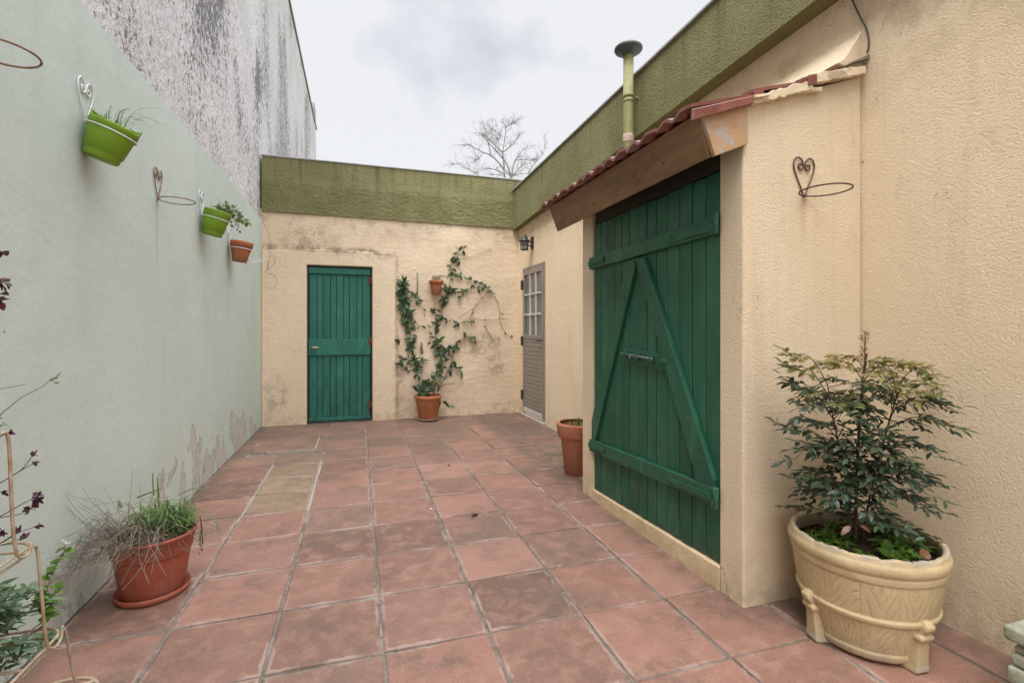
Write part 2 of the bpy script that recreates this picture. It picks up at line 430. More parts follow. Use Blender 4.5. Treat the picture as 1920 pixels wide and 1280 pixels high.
def mat_paint(name, c1, c2, grainaxis=(14, 14, .8), chips=.5, rough=.42):
    t = T(name); p = t.pos; x, y, z = t.xyz(p)
    isl = t.n('ShaderNodeNewGeometry').outputs['Random Per Island']
    q = t.n('ShaderNodeVectorMath', operation='ADD'); t.link(p, q.inputs[0])
    cx = t.n('ShaderNodeCombineXYZ'); t.link(t.mul(isl, 9), cx.inputs[0]); t.link(t.mul(isl, 5), cx.inputs[1]); t.link(t.mul(isl, 7), cx.inputs[2]); t.link(cx.outputs[0], q.inputs[1]); q = q.outputs[0]
    g = t.noise(t.map(q, grainaxis), 6, 6, .65)
    c = t.mix(t.rng(t.noise(q, 2.2, 5), .3, .7), c1, c2)
    c = t.mix(t.rng(isl, 0, 1, 0, .45, False), c, tuple(v * .68 for v in c1))
    c = t.mix(t.rng(g, .45, .75, 0, .45), c, tuple(v * .5 for v in c1))
    low = t.rng(z, .85, .1)
    f = t.mul(t.rng(t.noise(t.map(q, (1, 1, .35)), 7, 5, .65), .48, .75), .32)
    c = t.mix(f, c, tuple(min(1, v * 1.7 + .025) for v in c2))
    d = t.mul(low, t.rng(t.noise(t.map(q, (1, 1, .3)), 9, 6, .7), .42, .68), .65)
    c = t.mix(d, c, tuple(v * .35 + .006 for v in c1))
    ch = t.mul(t.rng(t.noise(t.map(q, (1, 1, .35)), 26, 6, .75), .60, .645), t.rng(z, .8, .1, .06, 1), chips)
    c = t.mix(ch, c, t.mix(t.noise(p, 40, 3), (.03, .02, .014), (.085, .05, .03)))
    h = t.add(g, t.mul(t.noise(p, 90, 3), .25), t.mul(ch, -1))
    return t.fin(c, t.rng(t.noise(p, 5, 4), .3, .7, rough - .06, rough + .2), .4, t.bump(h, .0026))

def mat_wood(name, c1, c2, c3, axis=(1, 1, 1), worn=0.0):
    t = T(name); p = t.pos
    q = t.map(p, axis)
    w = t.noise(q, 9, 7, .7, 1.2); w2 = t.noise(q, 34, 5, .7)
    c = t.mix(t.rng(w, .3, .7), c1, c2)
    c = t.mix(t.rng(w2, .5, .75, 0, .5), c, c3)
    b = t.noise(p, 4.5, 4, .6, .7)
    c = t.mix(t.rng(b, .55, .72, 0, .6), c, c3)
    # knots
    v = t.voro(t.map(p, (1, 1, 1.4)), 6.5); c = t.mix(t.mul(t.rng(v, .11, .03), .8), c, (.04, .025, .015))
    if worn:
        x, y, z = t.xyz(p)
        k = t.mul(t.rng(t.noise(p, 20, 6, .7), .5, .58), t.rng(z, 2.11, 1.98), worn)
        c = t.mix(k, c, (.33, .31, .30))
    return t.fin(c, .62, .3, t.bump(t.add(w, w2), .002))

def mat_plain(name, c1, c2, sc=20, rough=.6, spec=.4, amp=.001, metal=0, dirt=None, bs=60):
    t = T(name); p = t.ob
    n = t.noise(p, sc, 5, .65)
    c = t.mix(t.rng(n, .3, .7), c1, c2)
    if dirt:
        c = t.mix(t.mul(t.rng(t.noise(t.map(p, loc=(2, 2, 2)), sc * .6, 6, .72), .5, .66), dirt[1]), c, dirt[0])
    return t.fin(c, t.rng(n, .3, .7, rough - .07, rough + .07), spec, t.bump(t.noise(p, bs, 5, .6), amp), metal)

def mat_leaf(name, stops, trans=.3, rough=.42):
    t = T(name); a = t.attr('tint')
    c = t.ramp(a, *stops)
    c = t.mix(t.rng(t.noise(t.pos, 60, 3), .35, .7, 0, .35), c, tuple(v * .6 for v in stops[len(stops) // 2][1]))
    m = t.fin(c, rough, .45)
    tr = t.n('ShaderNodeBsdfTranslucent'); t.link(c, tr.inputs[0])
    mx = t.n('ShaderNodeMixShader'); mx.inputs[0].default_value = trans
    t.link(t.bsdf.outputs[0], mx.inputs[1]); t.link(tr.outputs[0], mx.inputs[2]); t.link(mx.outputs[0], t.out.inputs[0])
    return m

def mat_terracotta(name, c1, c2, bloom=.25, rough=.75):
    t = T(name); p = t.ob; x, y, z = t.xyz(p)
    c = t.mix(t.rng(t.noise(p, 7, 5, .6), .3, .7), c1, c2)
    c = t.mix(t.rng(t.noise(t.map(p, (2, 2, .8)), 8, 6, .7), .52, .72, 0, bloom), c, (.48, .33, .26))
    c = t.mix(t.rng(t.noise(t.map(p, loc=(3, 0, 0)), 13, 6, .75), .57, .7, 0, .4), c, tuple(v * .45 for v in c1))
    c = t.mix(t.mul(t.rng(z, .06, 0), t.rng(t.noise(p, 16, 5), .35, .6), .6), c, (.16, .13, .09))
    return t.fin(c, rough, .3, t.bump(t.add(t.noise(p, 45, 5), t.mul(t.noise(t.map(p, (.3, .3, 8)), 12, 3), .5)), .0012))

def mat_planter():
    t = T('cream_painted_concrete'); p = t.ob; x, y, z = t.xyz(p)
    c = t.mix(t.rng(t.noise(p, 6, 5), .3, .7), (.46, .345, .185), (.53, .41, .235))
    c = t.mix(t.mul(t.rng(t.noise(p, 13, 6, .7), .52, .68), .45), c, (.36, .25, .12))
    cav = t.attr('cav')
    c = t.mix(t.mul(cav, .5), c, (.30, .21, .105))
    c = t.mix(t.mul(t.rng(t.noise(t.map(p, (1, 1, .4)), 7, 6, .7), .5, .7), .4), c, (.30, .22, .12))
    c = t.mix(t.mul(t.rng(z, .12, .0), t.rng(t.noise(p, 10, 5, .7), .35, .6), .6), c, (.28, .23, .16))
    # bare worn cement at the lip and the foot
    b = t.mul(t.m('MAXIMUM', t.mul(t.rng(z, .385, .402), .9), t.mul(t.rng(z, .045, .015), .8)), t.rng(t.noise(p, 16, 6, .75), .44, .56))
    c = t.mix(b, c, (.36, .32, .26))
    c = t.mix(t.rng(t.noise(t.map(p, loc=(5, 5, 0)), 40, 5, .7), .66, .7, 0, .8), c, (.10, .085, .065))
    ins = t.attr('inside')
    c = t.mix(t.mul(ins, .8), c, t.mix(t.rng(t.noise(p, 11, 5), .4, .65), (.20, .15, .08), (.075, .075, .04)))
    return t.fin(c, .6, .35, t.bump(t.noise(p, 60, 6, .7), .0025))

M = {}
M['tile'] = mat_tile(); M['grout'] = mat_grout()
CR1, CR2 = (.71, .565, .385), (.77, .625, .44)
M['cream'] = mat_stucco('cream_roughcast', CR1, CR2, 150, .0062, stains=right_stains)
M['cream_far'] = mat_stucco('cream_render', CR1, CR2, 75, .0045, stains=right_stains, streak=.3)
M['cream_back'] = mat_stucco('cream_old_render', (.64, .505, .345), (.73, .585, .42), 55, .0048, lump=1.6, stains=back_stains_shade)
M['cream_surround'] = mat_stucco('cream_surround_render', (.67, .53, .36), (.73, .585, .415), 45, .004, lump=1.2, stains=back_stains_shade)
M['cream_smooth'] = mat_stucco('cream_smooth_render', (.63, .49, .32), (.67, .53, .36), 30, .0018)
M['curb'] = mat_stucco('cream_curb', (.60, .46, .28), (.66, .52, .34), 40, .0025, streak=.5)
M['olive'] = mat_olive('olive_parapet_fine', 0, 3.25, .008, 90)
M['olive_back'] = mat_olive('olive_parapet_lumpy', .8, 3.35, .008, 40)
M['pale'] = mat_palewall()
M['rough'] = mat_roughcast(); M['rough_far'] = mat_roughcast('grey_render_far', True)
M['green'] = mat_paint('green_door_paint', (.014, .090, .048), (.023, .118, .066), chips=1.0)
M['teal'] = mat_paint('teal_door_paint', (.017, .125, .088), (.026, .155, .112), chips=.3, rough=.5)
M['wood'] = mat_wood('weathered_brown_board', (.17, .098, .05), (.26, .155, .08), (.075, .048, .032), (1, .12, 1))
M['wood2'] = mat_wood('orange_pine_board', (.36, .215, .11), (.43, .27, .15), (.21, .12, .065), (.15, 1, 1), worn=1)
M['darkwood'] = mat_wood('dark_lintel_wood', (.03, .026, .018), (.045, .038, .025), (.015, .012, .01), (1, .12, 1))
M['rooftile'] = mat_plain('roof_tile_clay', (.155, .05, .036), (.22, .078, .056), 9, .34, .55, .002, dirt=((.26, .19, .17), .45))
M['mortar'] = mat_plain('cream_mortar', (.56, .45, .30), (.66, .54, .38), 12, .9, .2, .006, dirt=((.22, .16, .09), .7), bs=30)
M['zinc'] = mat_plain('weathered_flashing', (.13, .12, .09), (.22, .20, .15), 14, .6, .4, .001)
M['pipe'] = mat_plain('olive_pipe_paint', (.20, .19, .07), (.25, .235, .10), 8, .5, .4, .0008, dirt=((.10, .10, .04), .5))
M['cap'] = mat_plain('green_cowl', (.045, .055, .048), (.075, .088, .076), 12, .5, .4, .001)
M['alu'] = mat_plain('bronze_grey_aluminium', (.25, .225, .20), (.30, .27, .24), 5, .38, .5, .0004, metal=.35)
M['alu2'] = mat_plain('pale_aluminium', (.62, .61, .60), (.7, .69, .68), 8, .35, .5, .0004, metal=.4)
M['black'] = mat_plain('black_iron', (.018, .018, .018), (.035, .033, .03), 20, .5, .4, .001)
M['lantern'] = mat_plain('dark_lantern_metal', (.03, .028, .027), (.05, .045, .042), 20, .45, .4, .001, metal=.3)
M['rust'] = mat_plain('rusty_wire', (.17, .085, .05), (.30, .19, .13), 40, .75, .3, .001, dirt=((.45, .38, .32), .5))
M['whitewire'] = mat_plain('white_wire', (.66, .66, .65), (.74, .74, .73), 20, .45, .4, .0006, dirt=((.35, .25, .18), .5))
M['darkwire'] = mat_plain('dark_brown_wire', (.055, .027, .02), (.085, .04, .028), 40, .55, .4, .001)
M['standwire'] = mat_plain('cream_rusted_rod', (.33, .245, .16), (.45, .36, .25), 30, .6, .3, .001, dirt=((.30, .12, .04), .7))
M['lime'] = mat_plain('lime_plastic', (.17, .31, .014), (.20, .355, .022), 9, .5, .4, .0006, dirt=((.16, .19, .07), .5))
M['redplastic'] = mat_plain('brick_red_plastic', (.29, .068, .036), (.325, .082, .046), 7, .55, .35, .0008, dirt=((.34, .17, .12), .4))
M['terra'] = mat_terracotta('orange_terracotta', (.37, .125, .052), (.43, .16, .072), .34)
M['terra2'] = mat_terracotta('dusty_terracotta', (.36, .13, .07), (.42, .17, .095), .3)
M['terra3'] = mat_terracotta('hanging_terracotta', (.40, .105, .035), (.46, .135, .052), .26)
M['saucer'] = mat_plain('pale_saucer', (.38, .28, .22), (.48, .38, .31), 20, .8, .2, .001, dirt=((.2, .14, .1), .6))
M['planter'] = mat_planter()
M['stone'] = mat_plain('mossy_grey_stone', (.27, .28, .20), (.36, .37, .29), 16, .9, .2, .006, dirt=((.13, .16, .07), .8), bs=40)
M['soil'] = mat_plain('dark_soil', (.035, .024, .016), (.075, .05, .034), 45, .95, .1, .012, bs=60)
M['bark'] = mat_plain('grey_bark', (.17, .15, .14), (.24, .21, .20), 10, .9, .1, .002)
M['stem'] = mat_plain('brown_stem', (.13, .075, .045), (.19, .12, .075), 50, .8, .2, .001)
M['stemdark'] = mat_plain('dark_stem', (.05, .03, .022), (.085, .05, .035), 50, .7, .2, .001)
M['cable'] = mat_plain('black_cable', (.035, .033, .032), (.06, .055, .05), 30, .5, .4, .0005)
M['wiregrey'] = mat_plain('thin_brown_wire', (.20, .15, .10), (.28, .21, .15), 30, .6, .3, .0005)
M['ground'] = mat_plain('bare_ground', (.16, .15, .11), (.22, .20, .15), .6, .95, .1, .02, bs=3)
M['brass'] = mat_plain('worn_brass', (.42, .33, .2), (.5, .42, .28), 30, .4, .5, .0006, metal=.6)
M['rusthinge'] = mat_plain('rusty_hinge', (.09, .035, .022), (.15, .06, .035), 40, .8, .2, .002)
M['coping'] = mat_plain('grey_coping', (.24, .24, .22), (.34, .34, .32), 6, .8, .3, .002)
M['bolt'] = mat_plain('steel_bolt', (.075, .105, .085), (.14, .17, .145), 30, .45, .5, .0006, metal=.3)
M['vine'] = mat_leaf('jasmine_leaves', [(0, (.024, .05, .022)), (.5, (.052, .10, .034)), (.8, (.10, .155, .05)), (1, (.17, .21, .08))])
M['nandina'] = mat_leaf('nandina_leaves', [(0, (.020, .046, .034)), (.35, (.042, .082, .040)), (.55, (.10, .125, .038)), (.75, (.235, .205, .06)), (.88, (.25, .17, .06)), (1, (.17, .055, .05))])
M['weed'] = mat_leaf('weed_leaves', [(0, (.05, .12, .015)), (.5, (.105, .22, .025)), (1, (.20, .33, .05))], .35)
M['grass'] = mat_leaf('grass_blades', [(0, (.06, .13, .03)), (.5, (.13, .24, .055)), (.85, (.21, .28, .11)), (1, (.34, .27, .13))], .3)
M['dry'] = mat_leaf('dry_twigs', [(0, (.085, .066, .046)), (.5, (.21, .165, .12)), (1, (.42, .345, .25))], .1, .8)
M['sage'] = mat_leaf('sage_leaves', [(0, (.045, .095, .04)), (.5, (.11, .18, .085)), (1, (.20, .27, .15))], .25, .6)
M['purple'] = mat_leaf('burgundy_leaves', [(0, (.05, .014, .028)), (.5, (.11, .022, .055)), (1, (.17, .06, .06))], .25)
M['pale_leaf'] = mat_leaf('pale_leaves', [(0, (.10, .18, .05)), (.5, (.17, .27, .08)), (1, (.36, .40, .22))], .35)
M['petal'] = mat_leaf('off_white_petals', [(0, (.5, .5, .42)), (1, (.7, .7, .62))], .3)
def mat_glass():
    t = T('window_glass')
    t.fin((.13, .125, .115), .06, .6)
    return t.mat
M['glass'] = mat_glass()
def mat_lglass():
    t = T('lantern_glass'); t.fin((.32, .31, .28), .2, .5)
    t.bsdf.inputs['Transmission Weight'].default_value = .35
    return t.mat
M['lglass'] = mat_lglass()

# ------------------------------------------------------------------ setting
bm = NB()
bmesh.ops.create_grid(bm, x_segments=1, y_segments=1, size=300)
for v in bm.verts: v.co.z = -.06
tag(obj('ground', bm, M['ground']), kind='structure')

# paving: one sheet of separate slabs over a bed of mortar
GX0, GXS, GY0, GYS = -.719, .4044, 1.8686, .4099
bm = NB(); uvl = bm.loops.layers.uv.new('UVMap'); rl = bm.faces.layers.float.new('rnd'); yl = bm.faces.layers.float.new('yel')
WX0, WX1, WY0, WY1 = -1.14, 2.33, -2.0, 6.72
def slab(x0, x1, y0, y1, rnd, yel, dz):
    j = lambda: U(-.0025, .0025)
    cs = [(x0 + j(), y0 + j()), (x1 + j(), y0 + j()), (x1 + j(), y1 + j()), (x0 + j(), y1 + j())]
    tx, ty = U(-.003, .003), U(-.003, .003)
    cx, cy = (x0 + x1) / 2, (y0 + y1) / 2
    zf = lambda x, y: dz + tx * (x - cx) / .2 + ty * (y - cy) / .2
    # worn wobbly outline
    out = []; N_ = 9
    for k in range(4):
        a, b = cs[k], cs[(k + 1) % 4]
        for i in range(N_):
            t_ = i / N_; px = a[0] + (b[0] - a[0]) * t_; py = a[1] + (b[1] - a[1]) * t_
            w = .0022 * mnoise.noise(Vector((px * 21, py * 21, k * 3.1)))
            if k % 2 == 0: py += w
            else: px += w
            out.append((px, py))
    def ring(ins, dzz):
        r = []
        for px, py in out:
            dx = max(min(px, x1 - ins), x0 + ins); dy = max(min(py, y1 - ins), y0 + ins)
            if ins == 0: dx, dy = px, py
            r.append(bm.verts.new((dx, dy, zf(dx, dy) + dzz)))
        return r
    A = ring(0, -.012); B = ring(0, -.0032); C_ = ring(.005, 0)
    fs = []
    n = len(out)
    for P_, Q_ in ((A, B), (B, C_)):
        for i in range(n):
            fs.append(bm.faces.new((P_[i], P_[(i + 1) % n], Q_[(i + 1) % n], Q_[i])))
    fs.append(bm.faces.new(C_))
    for f in fs:
        f[rl] = rnd; f[yl] = yel
        for l in f.loops:
            l[uvl].uv = ((l.vert.co.x - x0) / (x1 - x0), (l.vert.co.y - y0) / (y1 - y0))
MAN = (-1.005, -.405, 5.25, 5.82)
for i in range(-2, 9):
    for k in range(-10, 13):
        x0, x1 = GX0 + GXS * i, GX0 + GXS * (i + 1); y0, y1 = GY0 + GYS * k, GY0 + GYS * (k + 1)
        if i == 0 and 4 <= k <= 6:
            g = .010
        else: g = .0055
        x0 += g; x1 -= g; y0 += g * .9; y1 -= g * .9
        if i == -1: x0 = -1.134
        x0 = max(x0, WX0); x1 = min(x1, WX1); y0 = max(y0, WY0); y1 = min(y1, WY1)
        if x1 - x0 < .05 or y1 - y0 < .03: continue
        if i == -1 and k == 8: y1 = MAN[2] - .012 if y1 > MAN[2] else y1
        if i in (-1, 0) and k in (8, 9):   # the row around the inspection cover is cut
            continue
        yel = 1.0 if (i == 0 and k == 5) else .75 if (i == 0 and k in (4, 6)) else .32 if (i in (0, -1) and k == 7) else .5 if (i == 6 and k in (5, 6)) else 0
        slab(x0, x1, y0, y1, random.random(), yel, U(-.0012, .0012))
YA, YB = GY0 + GYS * 8 + .006, GY0 + GYS * 10 - .006
slab(-1.134, MAN[0] - .012, YA, YB, .4, .3, 0)
slab(MAN[1] + .012, GX0 + GXS - .006, YA, YB, .5, .2, 0)
slab(MAN[0] - .006, MAN[1] + .006, MAN[3] + .014, YB, .3, .3, 0)
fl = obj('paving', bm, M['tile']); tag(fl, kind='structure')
bm = NB()
vs = [bm.verts.new(c) for c in ((WX0 - .1, WY0, -.0052), (WX1 + .1, WY0, -.0052), (WX1 + .1, WY1 + .1, -.0052), (WX0 - .1, WY1 + .1, -.0052))]
bm.faces.new(vs)
tag(obj('paving_bed', bm, M['grout']), kind='structure')

# inspection cover tiled like the floor, with a pale frame on two sides
mc = thing('inspection_cover', (-.705, 5.53, 0), 'tile faced inspection cover let into the paving in front of the green plank door', 'drain cover')
bm = NB(); uvl = bm.loops.layers.uv.new('UVMap'); rl = bm.faces.layers.float.new('rnd'); yl = bm.faces.layers.float.new('yel')
slab(MAN[0] + .012, MAN[1] - .014, MAN[2] + .012, MAN[3] - .012, .42, .22, .001)
obj('cover_slab', bm, M['tile'], mc)
bm = NB()
box(bm, MAN[1] - .008, MAN[1] + .004, MAN[2], MAN[3], -.006, .0035); box(bm, MAN[0] + .16, MAN[1] - .0085, MAN[2] - .004, MAN[2] + .006, -.006, .0035)
obj('frame_edge', bm, M['saucer'], mc)

# ------------------------------------------------------------------ left: pale wall in front of the neighbour's tall wall
LX = -1.137
bm = NB(); prism(bm, [(-2, 0), (6.70, 0), (6.70, 2.575), (2.5, 2.612), (-2, 2.63)], 'x', LX, -1.157 + .0005, bev=.004, seg=1)
gw = obj('garden_wall', bm, M['pale'], org=(LX, 2.5, 0))
tag(gw, 'pale grey green painted wall with flaking paint along its foot, carrying the row of brackets', 'wall')
nb = thing('neighbour_building', (-1.157, 6, 0), 'tall white roughcast wall streaked black with mould, rising above the pale green wall', 'building')
bm = NB(); prism(bm, [(-2, 0), (6.69, 0), (6.69, 6.93), (-2, 6.88)], 'x', -1.157, -1.6)
bm.verts.ensure_lookup_table()
obj('wall', bm, M['rough'], nb)
bm = NB(); prism(bm, [(6.69, 0), (15.2, 0), (15.2, 7.0), (6.69, 6.93)], 'x', -1.160, -1.6)
o = obj('wall', bm, M['rough_far'], nb); o['label'] = 'greyer stretch of the wall beyond the courtyard'
bm = NB(); prism(bm, [(-2, 6.88), (15.25, 7.0), (15.25, 7.05), (-2, 6.93)], 'x', -1.135, -1.65)
obj('coping', bm, M['zinc'], nb)
bm = NB(); box(bm, -1.62, -1.165, 14.6, 15.2, 7.05, 7.55, .02); obj('chimney', bm, M['coping'], nb)

# ------------------------------------------------------------------ back wall
BY = 6.70
bw = thing('back_wall', (.5, BY, 0), 'old cream rendered wall across the end of the courtyard with olive green band on top', 'wall')
DX0, DX1, DZ = -.618, .182, 2.018    # door opening
def wavy_panel(bm, x0, x1, z0, z1, y, th, nx, nz, amp):
    """wall sheet with a lightly uneven face, thickness behind"""
    g = [[bm.verts.new((x0 + (x1 - x0) * i / nx, y - amp * mnoise.noise(Vector((i / nx * (x1 - x0) * 2.3 + x0 * 2.3, 4.2, (z0 + k / nz * (z1 - z0)) * 2.3))) , z0 + (z1 - z0) * k / nz)) for k in range(nz + 1)] for i in range(nx + 1)]
    for i in range(nx):
        for k in range(nz):
            f = bm.faces.new((g[i][k], g[i + 1][k], g[i + 1][k + 1], g[i][k + 1])); f.smooth = True
bm = NB()
wavy_panel(bm, .47, 2.33, -.03, 2.7, BY, .2, 60, 90, .012)
wavy_panel(bm, -1.16, .47, 2.12, 2.7, BY, .2, 50, 20, .012)
box(bm, -1.3, DX0 - .02, BY + .03, BY + .25, -.03, 2.72); box(bm, DX1 + .02, 2.5, BY + .03, BY + .25, -.03, 2.72); box(bm, DX0 - .02, DX1 + .02, BY + .03, BY + .25, DZ + .02, 2.72)
obj('wall', bm, M['cream_back'], bw)
# raised plaster surround, standing 35 mm proud
bm = NB()
SY = BY - .05
out = [(-1.136, -.01), (DX0, -.01), (DX0, DZ), (DX1, DZ), (DX1, -.01), (.478, -.01), (.476, 2.2), (.2, 2.215), (-.3, 2.225), (-.8, 2.195), (-1.136, 2.19)]
prism(bm, out, 'y', SY, BY + .045, bev=.012, seg=2)
bmesh.ops.triangulate(bm, faces=[f for f in bm.faces if len(f.verts) > 4])
o = obj('door_surround', bm, M['cream_surround'], bw)
# parapet band
bm = NB()
hexa(bm, [(-1.136, BY - .02, 2.665), (2.13, BY - .02, 2.655), (2.13, BY + .2, 2.655), (-1.136, BY + .2, 2.665), (-1.136, BY - .02, 3.35), (2.5, BY - .02, 3.345), (2.5, BY + .2, 3.345), (-1.136, BY + .2, 3.35)])
bm.verts.ensure_lookup_table()
obj('parapet', bm, M['olive_back'], bw)
bm = NB(); box(bm, -1.14, 2.7, BY - .032, BY + .22, 3.348, 3.366, .004); obj('coping', bm, M['coping'], bw)

# ------------------------------------------------------------------ green plank door in the back wall
pd = thing('plank_door', ((DX0 + DX1) / 2, BY, 0), 'teal green ledged plank door closing the opening in the old back wall', 'door')
bm = NB()
FY = BY - .005
for a, b in ((DX0 + .004, DX0 + .02), (DX1 - .02, DX1 - .004)): box(bm, a, b, FY + .005, FY + .05, .0, DZ - .004)
box(bm, DX0 + .0205, DX1 - .0205, FY + .005, FY + .05, DZ - .016, DZ - .004)
box(bm, DX0, DX1, FY + .045, FY + .05, 0, DZ)
obj('frame', bm, M['darkwood'], pd)
bm = NB()
xs = [-.591, -.499, -.427, -.337, -.266, -.176, -.106, -.011, .053, .155]
ex0, ex1 = DX0 + .026, DX1 - .026
edges = [ex0] + xs[1:-1] + [ex1]
for i in range(len(edges) - 1):
    d = .0 if i % 2 == 0 else .005
    box(bm, edges[i] + .0028, edges[i + 1] - .0028, FY + .012 + d, FY + .035, .03, DZ - .03, .0025)
obj('boards', bm, M['teal'], pd)
for z0, z1, t_ in ((1.915, 1.995, .022), (.868, 1.072, .024), (.018, .062, .016)):
    bm = NB(); box(bm, ex0 - .004, ex1 + .004, FY - t_ + .011, FY + .0115, z0, z1, .004); obj('rail', bm, M['teal'], pd)
h = None
bm = NB(); box(bm, -.572, -.535, FY - .018, FY - .0135, .90, 1.0, .002); hp = obj('handle_plate', bm, M['teal'], pd)
bm = NB(); tube(bm, smoothline([(-.557, FY - .014, .975), (-.557, FY - .05, .975), (-.53, FY - .056, .972), (-.475, FY - .052, .968)], 5), .008, 8); obj('handle', bm, M['brass'], hp)
for z in (1.84, 1.04, .20):
    bm = NB(); tube(bm, [(DX1 - .012, FY - .012, z - .055), (DX1 - .012, FY - .012, z + .055)], .010, 10)
    box(bm, DX1 - .05, DX1 - .016, FY - .016 if z == 1.04 else FY + .0, FY + .012, z - .05, z + .05, .001)
    obj('hinge', bm, M['rusthinge'], pd)

# ------------------------------------------------------------------ right wall with parapet
def wx(y): return 2.30 - .0125 * y
rw = thing('house_wall', (2.25, 3, 0), 'long cream roughcast house wall on the right under an overhanging olive green parapet', 'wall')
DY0, DY1, DZR = 5.665, 6.475, 2.05
bm = NB()
def wallpiece(y0, y1, z0, z1, d=0):
    hexa(bm, [(wx(y0) - d, y0, z0), (wx(y0) + .25, y0, z0), (wx(y1) + .25, y1, z0), (wx(y1) - d, y1, z0), (wx(y0) - d, y0, z1), (wx(y0) + .25, y0, z1), (wx(y1) + .25, y1, z1), (wx(y1) - d, y1, z1)])
wallpiece(-2, 3.0, -.03, 3.2)
obj('wall', bm, M['cream'], rw)
bm = NB()
wallpiece(3.0, DY0, -.03, 3.2); wallpiece(DY0, DY1, DZR, 3.2); wallpiece(DY1, 6.72, -.03, 3.2)
o = obj('wall', bm, M['cream_far'], rw)
bm = NB()
def pz(y): return 2.63 + (6.6 - y) * .0405
def ptop(y): return 3.19 + (6.8 - y) * .0212
def pface(y): return 2.125 + (6.7 - y) * .006
ys = [-2] + [ -1 + i * .35 for i in range(22)] + [6.68]
prev = None
for y in ys:
    q = [bm.verts.new(c) for c in ((pface(y), y, pz(y)), (wx(y) + .1, y, pz(y) + .012), (wx(y) + .1, y, ptop(y)), (pface(y) + .01, y, ptop(y)))]
    if prev:
        for i in range(4): bm.faces.new((prev[i], q[i], q[(i + 1) % 4], prev[(i + 1) % 4]))
    else: bm.faces.new(q)
    prev = q
bm.faces.new(prev[::-1]); bmesh.ops.recalc_face_normals(bm, faces=bm.faces)
obj('parapet', bm, M['olive'], rw)
bm = NB()
hexa(bm, [(pface(-2) - .008, -2, ptop(-2)), (wx(-2) + .2, -2, ptop(-2)), (wx(6.68) + .2, 6.68, ptop(6.68)), (pface(6.68) - .008, 6.68, ptop(6.68)),
          (pface(-2) - .008, -2, ptop(-2) + .014), (wx(-2) + .2, -2, ptop(-2) + .014), (wx(6.68) + .2, 6.68, ptop(6.68) + .014), (pface(6.68) - .008, 6.68, ptop(6.68) + .014)])
obj('coping', bm, M['coping'], rw)
# cream fillet where the lean-to roof meets the wall
bm = NB(); prism(bm, [(2.285, 2.625), (2.17, 2.47), (2.12, 2.435), (2.285, 2.42)], 'y', 1.70, 3.45, bev=.004, seg=1)
o = obj('roof_fillet', bm, M['cream'], rw)

# grey metal door in that wall
md = thing('glazed_door', (wx(6.07), 6.07, 0), 'narrow grey metal door with nine small panes in the right wall beyond the shed', 'door')
def wb(bm, out0, out1, y0, y1, z0, z1, bev=.0015):
    """box on the right wall: out = distance into the court"""
    hexa(bm, [(wx(y0) - out1, y0, z0), (wx(y0) - out0, y0, z0), (wx(y1) - out0, y1, z0), (wx(y1) - out1, y1, z0), (wx(y0) - out1, y0, z1), (wx(y0) - out0, y0, z1), (wx(y1) - out0, y1, z1), (wx(y1) - out1, y1, z1)], bev)
bm = NB()
wb(bm, -.04, .012, DY0, DY0 + .03, .035, DZR); wb(bm, -.04, .012, DY1 - .03, DY1, .035, DZR); wb(bm, -.04, .012, DY0 + .031, DY1 - .031, DZR - .03, DZR)
obj('frame', bm, M['alu'], md)
bm = NB()
a, b = DY0 + .033, DY1 - .033; wy0, wy1, wz0, wz1 = 5.76, 6.40, 1.13, 1.945
wb(bm, -.02, .016, a, wy0, .06, DZR - .034); wb(bm, -.02, .016, wy1, b, .06, DZR - .034)
wb(bm, -.02, .016, wy0, wy1, wz1, DZR - .034); wb(bm, -.02, .016, wy0, wy1, 1.075, wz0)
n = 17; zz = .14; hgt = (1.075 - zz) / n
wb(bm, -.02, .004, wy0, wy1, .06, 1.075)
for i in range(n):
    wb(bm, .004, .012, wy0 + .001, wy1 - .001, zz + i * hgt + .004, zz + (i + 1) * hgt - .004, .003)
lf = obj('leaf_panel', bm, M['alu'], md)
bm = NB()
for k in (1, 2):
    yy = wy0 + (wy1 - wy0) * k / 3; wb(bm, -.005, .014, yy - .011, yy + .011, wz0, wz1)
    z_ = wz0 + (wz1 - wz0) * k / 3
    for j in range(3):
        s0 = wy0 + (wy1 - wy0) * j / 3 + (.0115 if j else 0); s1 = wy0 + (wy1 - wy0) * (j + 1) / 3 - (.0115 if j < 2 else 0)
        wb(bm, -.005, .013, s0, s1, z_ - .011, z_ + .011)
wn = obj('window', bm, M['alu2'], md)
bm = NB(); wb(bm, -.012, -.006, wy0, wy1, wz0, wz1, 0); obj('pane', bm, M['glass'], wn)
bm = NB(); wb(bm, .0, .02, wy0 - .03, wy1 + .03, .062, .125, .003); obj('kick_strip', bm, M['alu2'], md)
bm = NB(); wb(bm, -.04, .045, DY0 - .02, DY1 + .01, -.004, .036, .004); obj('threshold', bm, M['saucer'], md)
for z in (1.82, 1.04, .29):
    bm = NB(); wb(bm, .013, .04, DY1 - .035, DY1 + .012, z - .065, z + .065, .004); obj('hinge', bm, M['black'], md)
bm = NB(); wb(bm, .0165, .022, DY0 + .038, DY0 + .07, .94, 1.1, .002)
hp = obj('handle_plate', bm, M['alu'], md)
yy = DY0 + .054; bm = NB(); tube(bm, smoothline([(wx(yy) - .02, yy, 1.06), (wx(yy) - .06, yy, 1.06), (wx(yy) - .066, yy + .03, 1.06), (wx(yy) - .064, yy + .13, 1.058)], 5), .009, 8); obj('handle', bm, M['black'], hp)

